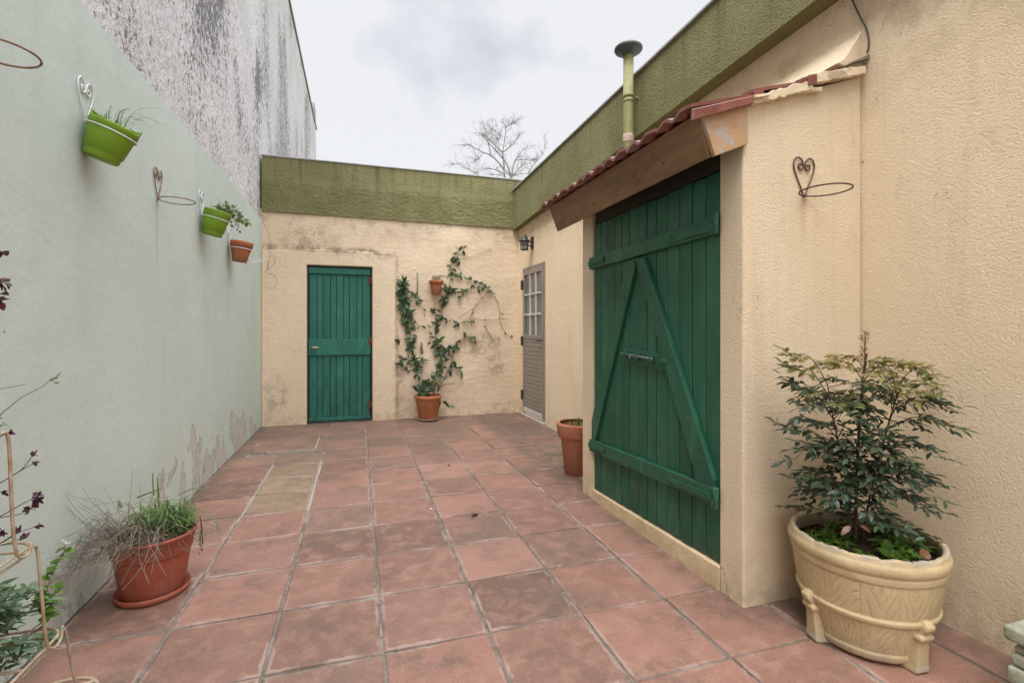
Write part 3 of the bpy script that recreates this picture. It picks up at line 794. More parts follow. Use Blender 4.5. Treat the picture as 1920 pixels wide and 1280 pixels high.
# wall lantern
LY = 6.1; lw = wx(LY)
lt = thing('wall_lantern', (lw, LY, 2.25), 'small dark metal coach lantern on the cream wall above the grey metal door', 'lantern')
bm = NB(); box(bm, lw - .028, lw + .002, LY - .035, LY + .035, 2.27, 2.43, .006); obj('back_plate', bm, M['lantern'], lt)
lx = 2.105
bm = NB(); tube(bm, smoothline([(lw - .02, LY, 2.36), (lw - .06, LY, 2.375), (lw - .09, LY, 2.43), (lx + .02, LY, 2.455), (lx, LY, 2.44)], 5), .007, 8)
tube(bm, [(lw - .02, LY, 2.31), (lx + .055, LY, 2.31)], .006, 6); obj('arm', bm, M['lantern'], lt)
bm = NB(); lathe(bm, [(.012, 2.45), (.014, 2.435), (.022, 2.425), (.04, 2.41), (.082, 2.372), (.084, 2.364), (.06, 2.362)], (lx, LY, 0), 6); obj('roof', bm, M['lantern'], lt)
bm = NB()
for k in range(6):
    a = 2 * pi * k / 6; tube(bm, [(lx + .056 * cos(a), LY + .056 * sin(a), 2.366), (lx + .05 * cos(a), LY + .05 * sin(a), 2.255)], .0045, 5)
for z, r in ((2.36, .057), (2.315, .055), (2.258, .052)): tube(bm, [(lx + r * cos(2 * pi * k / 6), LY + r * sin(2 * pi * k / 6), z) for k in range(6)], .0045, 5, closed=True)
lathe(bm, [(.02, 2.243), (.055, 2.250), (.055, 2.256)], (lx, LY, 0), 6); obj('cage', bm, M['lantern'], lt)
bm = NB(); lathe(bm, [(.048, 2.257), (.053, 2.358)], (lx, LY, 0), 6)
for f in bm.faces: f.smooth = False
obj('glass', bm, M['lglass'], lt)

# ------------------------------------------------------------------ lean-to shed
SX, SY0, SY1 = 1.585, 1.70, 3.28
OY0, OY1, OZ0, OZ1 = 1.848, 3.118, .098, 1.935
def rz(x): return 2.165 + (x - 1.585) * .345      # underside of roof tiles
sh = thing('shed', (SX, (SY0 + SY1) / 2, 0), 'cream roughcast lean-to shed with a clay tiled roof built against the right hand wall', 'shed')
bm = NB()
def bump_prism(pts, y0, y1): prism(bm, pts, 'y', y0, y1, bev=.012, seg=3)
xw = wx(1.7) - .002
prism(bm, [(SX, -.01), (xw, -.01), (xw, rz(xw)), (SX, rz(SX))], 'y', SY0, OY0, bev=.011, seg=3)
obj('wall', bm, M['cream'], sh)
bm = NB()
prism(bm, [(SX, -.01), (wx(3.28) - .002, -.01), (wx(3.28) - .002, rz(2.25)), (SX, rz(SX))], 'y', OY1, SY1, bev=.008, seg=2)
obj('wall', bm, M['cream'], sh)
bm = NB()
hexa(bm, [(SX - .004, OY0 - .001, -.004), (SX + .1, OY0 - .001, -.004), (SX + .1, OY1 + .001, -.004), (SX - .004, OY1 + .001, -.004),
          (SX - .002, OY0 - .001, .108), (SX + .1, OY0 - .001, .125), (SX + .1, OY1 + .001, .075), (SX - .002, OY1 + .001, .068)], .004)
obj('threshold', bm, M['curb'], sh)
bm = NB()
box(bm, SX + .022, SX + .12, OY0 + .001, OY1 - .001, OZ1 + .006, 2.16, .003)
box(bm, SX + .04, SX + .06, OY0, OY1, .06, OZ1)
obj('lintel', bm, M['darkwood'], sh)
# fascia boards
bm = NB()
ft, fb = (1.345, 2.098), (1.413, 1.925)
nx_, nz_ = .0205, .0085
y0f, y1f = 1.70, 3.345
hexa(bm, [(fb[0], y0f + .008, fb[1]), (fb[0] + nx_, y0f + .012, fb[1] + nz_), (fb[0] + nx_, y1f, fb[1] + nz_), (fb[0], y1f, fb[1]),
          (ft[0], y0f, ft[1]), (ft[0] + nx_, y0f, ft[1] + nz_), (ft[0] + nx_, y1f, ft[1] + nz_), (ft[0], y1f, ft[1])], .002)
o = obj('fascia_board', bm, M['wood'], sh); o['label'] = 'long stained brown board under the eaves'
bm = NB(); prism(bm, [(1.347, 2.088), (1.414, 1.922), (1.584, 1.992), (1.584, 2.158)], 'y', 1.690, 1.712, bev=.002, seg=1)
bmesh.ops.translate(bm, verts=bm.verts, vec=(.009, -.008, .002))
o = obj('fascia_board', bm, M['wood2'], sh); o['label'] = 'short orange board closing the near end of the eaves, paint worn off'
bm = NB(); prism(bm, [(1.375, 2.075), (1.62, 2.172), (1.62, 2.160), (1.375, 2.060)], 'y', 1.72, 3.33); obj('soffit', bm, M['darkwood'], sh)
# clay roof tiles
def prof(v):  # across one tile
    p_ = .024 * (.5 - .5 * cos(4 * pi * v)) ** .8
    if v < .16: p_ += .016 * (1 - v / .16) ** .5
    return p_
TW = .245; rows = [(1.285, 1.66), (1.61, 1.96), (1.91, 2.22)]; nt = 7
bm = NB()
for ri, (xa, xb) in enumerate(rows):
    for j in range(nt):
        jx = U(-.006, .006); jz = U(-.002, .003); jy = U(-.003, .003)
        NV, NX = 22, 4
        top = []; bot = []
        for i in range(NX + 1):
            x = xa + jx + (xb - xa) * i / NX
            base = rz(x) - .004 + .026 * (1 - i / NX) + jz
            tr, br = [], []
            for k in range(NV + 1):
                v = k / NV; y = 1.668 + j * TW + v * (TW - .003) + jy
                z = base + prof(1 - v if False else v)
                tr.append(bm.verts.new((x, y, z + .014))); br.append(bm.verts.new((x, y, z)))
            top.append(tr); bot.append(br)
        fs = []
        for i in range(NX):
            for k in range(NV):
                fs.append(bm.faces.new((top[i][k], top[i + 1][k], top[i + 1][k + 1], top[i][k + 1]))); fs[-1].smooth = True
                fs.append(bm.faces.new((bot[i][k], bot[i][k + 1], bot[i + 1][k + 1], bot[i + 1][k]))); fs[-1].smooth = True
        for k in range(NV):
            bm.faces.new((top[0][k], top[0][k + 1], bot[0][k + 1], bot[0][k])); bm.faces.new((top[NX][k], bot[NX][k], bot[NX][k + 1], top[NX][k + 1]))
        for i in range(NX):
            bm.faces.new((top[i][0], bot[i][0], bot[i + 1][0], top[i + 1][0])); bm.faces.new((top[i][NV], top[i + 1][NV], bot[i + 1][NV], bot[i][NV]))
# verge flange on the lowest near tile
hexa(bm, [(1.289, 1.655, rz(1.289) - .018), (1.289, 1.6675, rz(1.289) - .018), (1.60, 1.6675, rz(1.60) - .012), (1.60, 1.655, rz(1.60) - .012),
          (1.289, 1.655, rz(1.289) + .028), (1.289, 1.6675, rz(1.289) + .028), (1.60, 1.6675, rz(1.60) + .020), (1.60, 1.655, rz(1.60) + .020)], .003)
for xa in (1.605, 1.905):
    hexa(bm, [(xa, 1.659, rz(xa) + .006), (xa, 1.667, rz(xa) + .006), (xa + .05, 1.667, rz(xa + .05) + .006), (xa + .05, 1.659, rz(xa + .05) + .006),
              (xa, 1.659, rz(xa) + .052), (xa, 1.667, rz(xa) + .052), (xa + .05, 1.667, rz(xa + .05) + .046), (xa + .05, 1.659, rz(xa + .05) + .046)], .002)
obj('roof_tiles', bm, M['rooftile'], sh)
# broken cream mortar along the gable
bm = NB()
def ragged(x0, x1, zb0, zb1, zt0, zt1, y0, y1, n, amp):
    lo, up = [], []
    for i in range(n + 1):
        t_ = i / n; x = x0 + (x1 - x0) * t_
        lo.append((x, zb0 + (zb1 - zb0) * t_ - (abs(mnoise.noise(Vector((x * 17, 3.3, y0)))) + .5 * abs(mnoise.noise(Vector((x * 60, 1.3, y0))))) * amp)); up.append((x, zt0 + (zt1 - zt0) * t_ + mnoise.noise(Vector((x * 31, 1.1, y0))) * amp * .45))
    prism(bm, lo + up[::-1], 'y', y0, y1, bev=.003, seg=1)
ragged(1.60, 1.94, rz(1.6) - .004, rz(1.94) - .012, rz(1.6) + .020, rz(1.94) + .030, 1.666, 1.6995, 40, .022)
ragged(1.915, 2.255, rz(1.915) + .012, rz(2.25) + .0, rz(1.915) + .058, rz(2.25) + .034, 1.662, 1.6995, 40, .010)
ragged(1.88, 2.0, rz(1.88) - .012, rz(2.0) - .03, rz(1.88) + .006, rz(2.0) - .012, 1.672, 1.6995, 14, .012)
hexa(bm, [(1.60, 1.650, rz(1.6) + .008), (1.60, 1.662, rz(1.6) + .008), (1.685, 1.662, rz(1.685)), (1.685, 1.650, rz(1.685)), (1.60, 1.650, rz(1.6) + .02), (1.60, 1.662, rz(1.6) + .02), (1.685, 1.662, rz(1.685) + .012), (1.685, 1.650, rz(1.685) + .012)], .002)
obj('verge_mortar', bm, M['mortar'], sh)
bm = NB(); hexa(bm, [(2.16, 1.660, 2.392), (2.16, 1.8, 2.392), (2.275, 1.8, 2.442), (2.275, 1.660, 2.436), (2.16, 1.660, 2.396), (2.16, 1.8, 2.396), (2.275, 1.8, 2.465), (2.275, 1.660, 2.452)])
bmesh.ops.translate(bm, verts=bm.verts, vec=(0, 0, .03))
obj('flashing', bm, M['zinc'], sh)
# crack at the foot of the near pier
# ------------------------------------------------------------------ shed door
sd = thing('plank_door', (SX, (OY0 + OY1) / 2, OZ0), 'large dark green plank door with A shaped brace and slide bolt on the shed', 'door')
bm = NB()
nb_ = 13; wv = [U(.9, 1.12) for _ in range(nb_)]; tot = sum(wv); y = OY0 + .004; span = OY1 - OY0 - .008
for w in wv:
    w_ = w / tot * span
    zb = .125 - (y - OY0) / span * .05 + U(-.004, .004)
    box(bm, SX + .012 + U(-.0015, .002), SX + .034, y + .0034, y + w_ - .0034, zb, OZ1 - .002 + U(-.003, .002), .0028)
    y += w_
obj('boards', bm, M['green'], sd)
def dbar(bm, ya, za, yb, zb, w, x0, x1, bev=.003, cut=None):
    """plank lying on the door from (ya,za) to (yb,zb), width w in the door plane"""
    d = Vector((yb - ya, zb - za)).normalized(); nn = Vector((-d.y, d.x)) * w / 2
    q = [(ya - nn.x, za - nn.y), (yb - nn.x, zb - nn.y), (yb + nn.x, zb + nn.y), (ya + nn.x, za + nn.y)]
    if cut: q = cut
    prism(bm, q, 'x', x0, x1, bev=bev, seg=1)
X0, X1 = SX - .014, SX + .0118
def studs(bm, ya, za, yb, zb, n, x, off=.02):
    for i in range(n):
        t_ = (i + .5) / n; yy = ya + (yb - ya) * t_; zz = za + (zb - za) * t_ + (off if i % 2 else -off)
        bmesh.ops.create_icosphere(bm, subdivisions=2, radius=.006, matrix=Matrix.Translation((x, yy, zz)) @ Matrix.Diagonal((.5, 1, 1, 1)))
for za, zb, lab in ((1.666, 1.683, 0), (.380, .425, 1)):
    bm = NB()
    if lab: 
        dbar(bm, 3.142, za, 2.45, za + (zb - za) * .535, .082, X0, X1); dbar(bm, 2.446, za + (zb - za) * .537, 1.853, zb, .082, X0 - .002, X1)
    else: dbar(bm, 3.142, za, 1.853, zb, .082, X0, X1)
    studs(bm, 3.12, za, 1.9, zb, 15, X0)
    rl_ = obj('rail', bm, M['green'], sd)
    for ya, yb, far in ((3.142, 2.93, True), (1.845, 2.18, False)):
        bm = NB(); za_ = za + (zb - za) * (3.142 - ya) / 1.29; zb_ = za + (zb - za) * (3.142 - yb) / 1.29
        o_ = -.012 if not far else 0
        dbar(bm, ya, za_ + o_ + (.0 if far else .004), yb, zb_ + o_ + .004, .036, X0 - .0085, X0 - .0025, .002)
        studs(bm, ya, za_ + o_, yb, zb_ + o_ + .002, 4, X0 - .0085, .0)
        bmesh.ops.create_icosphere(bm, subdivisions=2, radius=.015, matrix=Matrix.Translation((X0 - .006, yb, zb_ + o_ + .004)) @ Matrix.Diagonal((.45, 1, 1, 1)))
        if not far:
            tube(bm, [(X0 - .006, 1.846, za_ - .045), (X0 - .006, 1.846, za_ + .05)], .012, 10)
            box(bm, X0 - .016, X0 + .004, 1.835, 1.872, za_ + .018, za_ + .048, .003); box(bm, X0 - .016, X0 + .004, 1.835, 1.872, za_ - .048, za_ - .02, .003)
        obj('strap_hinge', bm, M['green'], rl_)
# braces: A shape
bm = NB(); prism(bm, [(2.445, 1.612), (2.545, 1.625), (1.985, .462), (1.868, .462), (1.868, .505)], 'x', X0 - .001, X1, bev=.003, seg=1)
studs(bm, 2.45, 1.5, 1.93, .5, 6, X0 - .001, 0); obj('brace', bm, M['green'], sd)
bm = NB(); prism(bm, [(2.548, 1.565), (2.63, 1.622), (2.55, 1.625), (3.112, .425), (3.04, .428), (3.108, .55)][:0] or [(2.552, 1.620), (2.64, 1.620), (3.112, .56), (3.112, .424), (3.062, .426), (2.552, 1.56)], 'x', X0 + .003, X1, bev=.003, seg=1)
studs(bm, 2.62, 1.5, 3.07, .5, 5, X0 + .003, 0); obj('brace', bm, M['green'], sd)
# slide bolt
bp = NB(); dbar(bp, 2.70, 1.045, 2.20, 1.018, .088, SX - .004, SX + .0118)
bpo = obj('bolt_plate', bp, M['green'], sd)
bm = NB(); dbar(bm, 2.665, 1.05, 2.255, 1.028, .052, SX - .0095, SX - .0045, .002)
for yy in (2.63, 2.5, 2.36):
    z_ = 1.05 - (2.665 - yy) * .054; box(bm, SX - .032, SX - .009, yy - .011, yy + .011, z_ - .022, z_ + .022, .005)
bmesh.ops.create_icosphere(bm, subdivisions=2, radius=.022, matrix=Matrix.Translation((SX - .014, 2.252, 1.027)) @ Matrix.Diagonal((.6, 1, 1, 1)))
obj('bolt_keeper', bm, M['green'], bpo)
bm = NB(); tube(bm, [(SX - .024, 2.69, 1.053), (SX - .024, 2.34, 1.034)], .0085, 10); tube(bm, [(SX - .024, 2.56, 1.046), (SX - .045, 2.56, 1.03)], .006, 8)
obj('bolt_rod', bm, M['bolt'], bpo)

# ------------------------------------------------------------------ vent pipe
PX, PY = 2.065, 3.435
vp = thing('vent_pipe', (PX, PY, 2.3), 'olive green vent pipe with a mushroom cowl rising above the shed roof', 'vent pipe')
bm = NB(); lathe(bm, [(.041, 2.30), (.041, 2.72), (.0405, 3.0), (.0405, 3.02), (.043, 3.021), (.043, 3.03), (.0405, 3.031), (.0405, 3.42)], (PX, PY, 0), 24); obj('pipe', bm, M['pipe'], vp)
bm = NB(); lathe(bm, [(.0425, 2.69), (.044, 2.70), (.044, 2.752), (.0425, 2.757)], (PX, PY, 0), 24); o = obj('collar', bm, M['saucer'], vp)
bm = NB(); lathe(bm, [(.042, 3.385), (.05, 3.39), (.052, 3.405), (.105, 3.425), (.112, 3.437), (.110, 3.449), (.095, 3.462), (.06, 3.473), (.02, 3.477)], (PX, PY, 0), 32); obj('cowl', bm, M['cap'], vp)
bm = NB(); lathe(bm, [(.042, 3.05), (.046, 3.052), (.046, 3.075), (.042, 3.077)], (PX, PY, 0), 24); box(bm, PX + .04, 2.16, PY - .01, PY + .01, 3.055, 3.072); obj('clamp', bm, M['pipe'], vp)

# cable hanging from the parapet over the shed corner
cp = [(2.262, 1.76, 2.86), (2.262, 1.735, 2.78), (2.266, 1.70, 2.68), (2.272, 1.672, 2.60), (2.272, 1.662, 2.53), (2.268, 1.668, 2.49)]
bm = NB(); tube(bm, smoothline(cp, 5), .0038, 8)
tag(obj('cable', bm, M['cable'], org=cp[0]), 'black cable hanging out from under the olive parapet down to the shed roof corner', 'cable')

# ------------------------------------------------------------------ wrought brackets
def heart2d():
    half = [(0, 0), (.014, .03), (.036, .075), (.056, .118), (.063, .148), (.056, .172), (.038, .184), (.018, .176), (.006, .156), (.008, .134), (.022, .126), (.034, .136), (.033, .151), (.022, .153), (.018, .145)]
    return half
def bracket_mesh(org, uax, out, r, mat, names, root, heart_s=1.0, rr=.0034, tilt=0):
    u = Vector(uax); o_ = Vector(out); base = Vector(org)
    bm = NB()
    for sgn in (1, -1):
        pts = [base + u * (sgn * a * heart_s) + Vector((0, 0, b * heart_s)) + o_ * .006 for a, b in heart2d()]
        tube(bm, smoothline(pts, 5), rr, 6)
    obj('scroll', bm, mat, root)
    bm = NB(); c = base + o_ * (r + .012) + Vector((0, 0, .004))
    tube(bm, [c + o_ * (r * cos(2 * pi * k / 36)) + u * (r * sin(2 * pi * k / 36)) for k in range(36)], rr, 6, closed=True)
    tube(bm, [base + o_ * .002 + Vector((0, 0, .002)), base + o_ * .02 + Vector((0, 0, .004))], rr, 6)
    if tilt: bmesh.ops.rotate(bm, verts=bm.verts, cent=base, matrix=Matrix.Rotation(R(tilt), 3, u))
    obj('ring', bm, mat, root)
GB = 'scroll brackets along the pale green wall'
def left_bracket(Y, Z, mat, label, tilt=0):
    t_ = thing('pot_bracket', (LX, Y, Z), label, 'wall bracket', GB)
    bracket_mesh((LX, Y, Z), (0, 1, 0), (1, 0, 0), .092, mat, None, t_, tilt=tilt); return t_
left_bracket(2.585, 2.098, M['whitewire'], 'white scroll bracket nearest the camera with a green pot in its ring', 20)
left_bracket(1.87, 2.035, M['rust'], 'rusty ring bracket cut off by the left picture edge, near the top')
left_bracket(3.39, 1.967, M['rust'], 'empty rusty scroll bracket between the two green pots')
left_bracket(4.23, 2.06, M['whitewire'], 'white scroll bracket holding the farther green pot', 13)
left_bracket(5.06, 1.955, M['whitewire'], 'white scroll bracket holding the hanging terracotta pot', 7)
left_bracket(5.83, 1.935, M['whitewire'], 'empty white scroll bracket behind the terracotta pot, nearest the back wall')
t_ = thing('pot_bracket', (1.917, SY0, 1.795), 'empty dark iron heart bracket on the cream shed wall', 'wall bracket')
bracket_mesh((1.917, SY0, 1.795), (1, 0, 0), (0, -1, 0), .098, M['darkwire'], None, t_, .96)
t_ = thing('pot_bracket', (1.015, BY, 1.80), 'small dark heart bracket on the back wall holding a terracotta pot', 'wall bracket')
bracket_mesh((1.015, BY - .006, 1.80), (1, 0, 0), (0, -1, 0), .078, M['darkwire'], None, t_, .72)

# ------------------------------------------------------------------ hanging pots
def pot_bm(c, prof_out, th=.004, n=48, soil=None, fn=None):
    """open pot: outer profile upward then inner profile down to the soil"""
    bm = NB()
    inner = [(r - th, z) for r, z in prof_out if z > soil][::-1]
    inner += [(prof_out[0][0] * .2 + prof_out[-1][0] * .75 - th, soil)]
    pr = [(0.001, prof_out[0][1])] + prof_out + inner
    lathe(bm, pr, c, n, 0, fn, closeb=False)
    return bm, inner[-1]
def soil_bm(c, r, z, amp=.004):
    bm = NB(); lathe(bm, [(r, z), (r * .7, z + amp), (r * .35, z + amp * 1.4), (.002, z + amp)], c, 24, fn=lambda a, i, rr, zz: (rr, zz + mnoise.noise(Vector((rr * 60 * cos(a), rr * 60 * sin(a), 2))) * amp))
    return bm
GP = 'lime green pots hung on the pale wall'
def lime_pot(c, label, tilt=0, lean=0):
    t_ = thing('flower_pot', c, label, 'flower pot', GP)
    def fn(a, i, r, z):
        if z > .045:   # rim broken away towards the court
            k = max(0, cos(a + 1.15)) ; z2 = z - .03 * (k > .25) * min(1, (k - .25) * 6) * (1 if z > .05 else 0)
            return (r, max(z2, .018) + .002 * mnoise.noise(Vector((a * 6, z, 1))))
        return (r, z)
    f_ = fn if tilt else None
    bm, inn = pot_bm(c, [(.062, -.122), (.066, -.118), (.069, -.095), (.0705, -.092), (.0735, -.091), (.085, 0), (.087, .012), (.0905, .013), (.092, .058), (.0935, .062), (.0925, .066)], .003, 64, -.01, f_)
    obj('body', bm, M['lime'], t_)
    obj('soil', soil_bm(c, .081, -.004), M['soil'], t_)
    t_.rotation_euler = (0, R(lean), 0)
    return t_
c1 = (LX + .099, 2.585, 2.098 - .036); c2 = (LX + .102, 4.23, 2.06 - .024)
lime_pot(c1, 'lime green plastic pot with a broken rim and thin grass, in the nearest white bracket', 1, 20)
lime_pot(c2, 'lime green plastic pot with an intact rim and trailing leafy plant, farther along the wall', 0, 13)
c3 = (LX + .104, 5.06, 1.955 - .012)
t_ = thing('flower_pot', c3, 'red terracotta pot hung in a white bracket, last along the pale green wall', 'flower pot')
bm, inn = pot_bm(c3, [(.058, -.118), (.06, -.115), (.083, .0), (.086, .018), (.093, .02), (.097, .064), (.096, .068)], .007, 48, .03)
obj('body', bm, M['terra3'], t_); obj('soil', soil_bm(c3, .08, .03), M['soil'], t_); t_.rotation_euler = (0, R(7), 0)
c4 = (1.015, BY - .095, 1.80)
t_ = thing('flower_pot', c4, 'small terracotta pot hung on the back wall amid the climbing vine', 'flower pot')
bm, inn = pot_bm(c4, [(.06, -.13), (.062, -.127), (.082, .0), (.084, .012), (.094, .014), (.098, .055), (.097, .06)], .007, 48, .03)
obj('body', bm, M['terra3'], t_); obj('soil', soil_bm(c4, .08, .03), M['soil'], t_)

# plants in the hanging pots
def grass_tuft(name, c, n, hgt, label, cat, lean=(0, 0), mat='grass', rad=.06, w=.004, group=None):
    bm = NB()
    for _ in range(n):
        a = U(0, 2 * pi); r = rad * sqrt(random.random()); b = Vector((c[0] + r * cos(a), c[1] + r * sin(a), c[2]))
        h_ = hgt * U(.5, 1.1); d = Vector((cos(a) * U(.1, .9) + lean[0], sin(a) * U(.1, .9) + lean[1], 0)) * h_
        q1 = b + d * .35 + Vector((0, 0, h_ * .65)); q2 = b + d * .95 + Vector((0, 0, h_ * U(.35, .9)))
        q1.x = max(q1.x, LX + .004) if abs(c[0] - LX) < .3 else q1.x; q2.x = max(q2.x, LX + .004) if abs(c[0] - LX) < .3 else q2.x
        blade(bm, [b, q1, q2], w * U(.7, 1.3), random.random())
    return tag(obj(name, bm, M[mat], org=c), label, cat, group)
grass_tuft('grass_plant', (c1[0], c1[1], c1[2] + .0), 46, .15, 'thin wiry grass growing in the broken rimmed green pot', 'plant', (.25, .35))
def leafy(name, c, stems, mat, label, cat, L=(.02, .035), wr=.6, stemmat='stem', n=8, sub=None, tintr=(0, 1)):
    t_ = thing(name, c, label, cat)
    bs, bl = NB(), NB()
    for st_, cnt in stems:
        P = smoothline(st_, 6); tube(bs, P, [.0022, .001], 5)
        for k in range(cnt):
            t = (k + U(.2, 1)) / cnt; i = min(int(t * (len(P) - 1)), len(P) - 2)
            d = (P[i + 1] - P[i]).normalized(); q = rdir(); q = (q - d * q.dot(d)).normalized()
            ld = (q + d * .5 + Vector((0, 0, .1))).normalized(); l_ = U(*L)
            leaf(bl, P[i], ld, Vector((U(-.4, .4), U(-.4, .4), 1)), l_, l_ * wr, U(.1, .5), U(*tintr))
    obj('stems', bs, M[stemmat], t_); obj('leaves', bl, M[mat], t_)
    return t_
V = Vector
b = V(c2) + V((0, 0, .0))
leafy('trailing_plant', tuple(b), [
    ([b, b + V((.03, .03, .10)), b + V((.05, .08, .13)), b + V((.07, .15, .15))], 12),
    ([b, b + V((.05, .12, .10)), b + V((.08, .26, .10)), b + V((.10, .42, .09)), b + V((.11, .58, .11))], 34),
    ([b, b + V((.06, .10, .11)), b + V((.10, .2, .13)), b + V((.12, .32, .10))], 18),
    ([b, b + V((.0, .05, .10)), b + V((.02, .1, .11)), b + V((.05, .15, .08))], 10)],
    'pale_leaf', 'light green trailing plant spilling from the farther green pot towards the back wall', 'plant', (.03, .055), .8)
dp = thing('dead_plant', tuple(b), 'dry grey stalks and withered seed heads standing in the farther green pot', 'dead plant')
bm = NB()
for k in range(14):
    a = U(0, 6.3); p0 = b + V((cos(a) * .03, sin(a) * .03, 0)); tube(bm, smoothline([p0, p0 + V((U(-.02, .03), U(-.03, .06), U(.05, .09))), p0 + V((U(-.02, .04), U(-.04, .1), U(.08, .17)))], 4), [.0016, .0008], 4, tint=U(0, 1))
heads = []
for k in range(9):
    e = b + V((U(.03, .10), U(.14, .36), U(-.02, .06))); heads.append(e)
    tube(bm, smoothline([b, b + V((.05, (e.y - b.y) * .5, .09)), e], 4), [.0012, .0007], 4, tint=.2)
obj('stalks', bm, M['dry'], dp)
for e in heads:
    bm = NB()
    for j in range(4): leaf(bm, e, rdir(), (0, 0, 1), .018, .012, .4, 0)
    obj('seed_head', bm, M['dry'], dp)
b = V(c4) + V((0, 0, .03))
leafy('spider_plant', tuple(b), [([b, b + V((.05, -.02, .07)), b + V((.12, -.02, .1)), b + V((.18, -.01, .07)), b + V((.2, 0, .0))], 12), ([b, b + V((.02, -.02, .06)), b + V((.06, -.03, .08))], 10), ([b, b + V((.04, -.04, .05)), b + V((.05, -.1, -.02)), b + V((.05, -.11, -.1))], 8), ([b, b + V((-.02, 0, .06)), b + V((-.01, -.02, .1))], 5)],
      'pale_leaf', 'pale leafy sprout growing in the small pot on the back wall', 'plant', (.04, .07), .3)

# ------------------------------------------------------------------ climbing vine on the back wall
vpot = (.885, 6.475, 0)
t_ = thing('flower_pot', vpot, 'orange terracotta pot at the foot of the back wall, holding the climbing vine', 'flower pot')
vc = (vpot[0], vpot[1], 0)
bm, inn = pot_bm(vc, [(.118, .022), (.121, .026), (.163, .285), (.166, .29), (.176, .292), (.180, .300), (.181, .325), (.176, .333)], .012, 56, .285)
obj('body', bm, M['terra'], t_); obj('soil', soil_bm(vc, .16, .29, .008), M['soil'], t_)
bm = NB(); lathe(bm, [(.001, .003), (.115, .003), (.142, .026), (.146, .03), (.140, .032), (.120, .012), (.001, .012)], vc, 48, closeb=False); obj('saucer', bm, M['saucer'], t_)
def zv(x, y, d=.02): return onY(730 + x * .2735, 450 + y * .2735, BY - d)
vines = [  # polyline in wall coordinates, leaves, size, stem radius
    ([(245, 1045), (215, 990), (190, 900), (165, 800), (150, 700), (140, 620), (112, 520), (95, 430), (85, 350), (100, 285)], 40, 1.0, .0035),
    ([(160, 760), (150, 700), (140, 620), (112, 520), (95, 430), (85, 350), (100, 285)], 75, 1.05, .003),
    ([(120, 560), (105, 480), (85, 400), (75, 330), (110, 280)], 64, 1.05, .002),
    ([(150, 570), (140, 500), (125, 440), (115, 390)], 34, 1.0, .002),
    ([(190, 880), (130, 890), (100, 860), (60, 855)], 14, .95, .002),
    ([(175, 850), (165, 820), (120, 812), (85, 822)], 12, .9, .002),
    ([(200, 930), (190, 880), (215, 840), (235, 830)], 12, .95, .002),
    ([(105, 320), (150, 360), (185, 400), (200, 425)], 20, .75, .002),
    ([(200, 425), (215, 450), (235, 490), (245, 545)], 2, .6, .0016),
    ([(150, 500), (180, 560), (215, 590), (265, 602), (310, 575), (350, 540)], 7, .85, .002),
    ([(70, 690), (55, 712)], 4, .9, .0015),
    ([(285, 1015), (330, 940), (360, 860), (350, 790), (330, 720), (315, 640), (320, 580), (350, 540), (365, 460), (385, 390), (405, 330)], 72, 1.0, .004),
    ([(310, 960), (340, 900), (355, 850)], 18, .95, .002),
    ([(385, 400), (400, 360), (420, 330), (450, 355)], 10, .9, .002),
    ([(405, 330), (415, 280), (430, 215), (425, 180), (440, 130), (465, 90), (480, 70), (510, 62)], 26, .95, .002),
    ([(420, 150), (450, 135), (490, 150)], 7, .9, .0015),
    ([(430, 235), (490, 245), (540, 265), (600, 290), (640, 320), (690, 345)], 27, .9, .002),
    ([(600, 290), (640, 285), (665, 278)], 2, .6, .0014),
    ([(405, 330), (450, 350), (505, 352), (550, 335)], 12, .95, .002),
    ([(505, 352), (500, 390), (495, 400)], 4, .85, .0015),
    ([(550, 335), (590, 330), (612, 328)], 3, .9, .0015),
    ([(640, 330), (655, 325), (680, 320)], 6, .9, .0015),
    ([(350, 540), (400, 548), (440, 545), (470, 575), (540, 540), (580, 540)], 14, .8, .002),
    ([(580, 540), (700, 550), (760, 540), (830, 543)], 2, .4, .0022),
    ([(470, 535), (540, 490), (600, 450), (690, 372)], 1, .4, .0016),
    ([(545, 545), (600, 440), (650, 390), (695, 355), (735, 415), (755, 480), (757, 550), (775, 600), (810, 650), (838, 670), (845, 652)], 6, .55, .0022),
    ([(700, 350), (712, 365), (690, 372), (685, 350), (712, 345)], 0, .4, .0022),
    ([(735, 405), (770, 460), (790, 498)], 0, .4, .0012),
    ([(300, 1010), (350, 985), (400, 900), (430, 820), (460, 720), (500, 682), (550, 655), (595, 690)], 20, 1.0, .0035),
    ([(400, 890), (440, 862), (470, 880), (495, 910)], 10, .95, .002),
    ([(300, 1005), (380, 990), (452, 980)], 0, 1, .0035),
    ([(335, 770), (370, 772), (410, 750), (440, 728)], 20, 1.1, .002),
    ([(330, 715), (320, 695), (350, 690)], 9, 1.0, .002),
    ([(275, 625), (280, 690), (302, 745)], 3, .8, .0016),
    ([(285, 500), (300, 490), (322, 497), (345, 530)], 5, .9, .0015),
    ([(568, 690), (570, 735), (585, 750)], 0, .6, .0012),
    ([(190, 1040), (230, 1010), (270, 1000)], 30, 1.15, .002),
    ([(250, 1040), (240, 990), (265, 960)], 18, 1.0, .002),
    ([(340, 1095), (375, 1118), (405, 1142)], 4, 1.0, .002),
    ([(220, 985), (226, 860), (212, 800), (210, 740)], 0, .6, .0018),
]
vn = thing('climbing_vine', (vpot[0], vpot[1], .29), 'green jasmine vine climbing in strands over the cream back wall from an orange pot', 'vine')
bs, bl = NB(), NB()
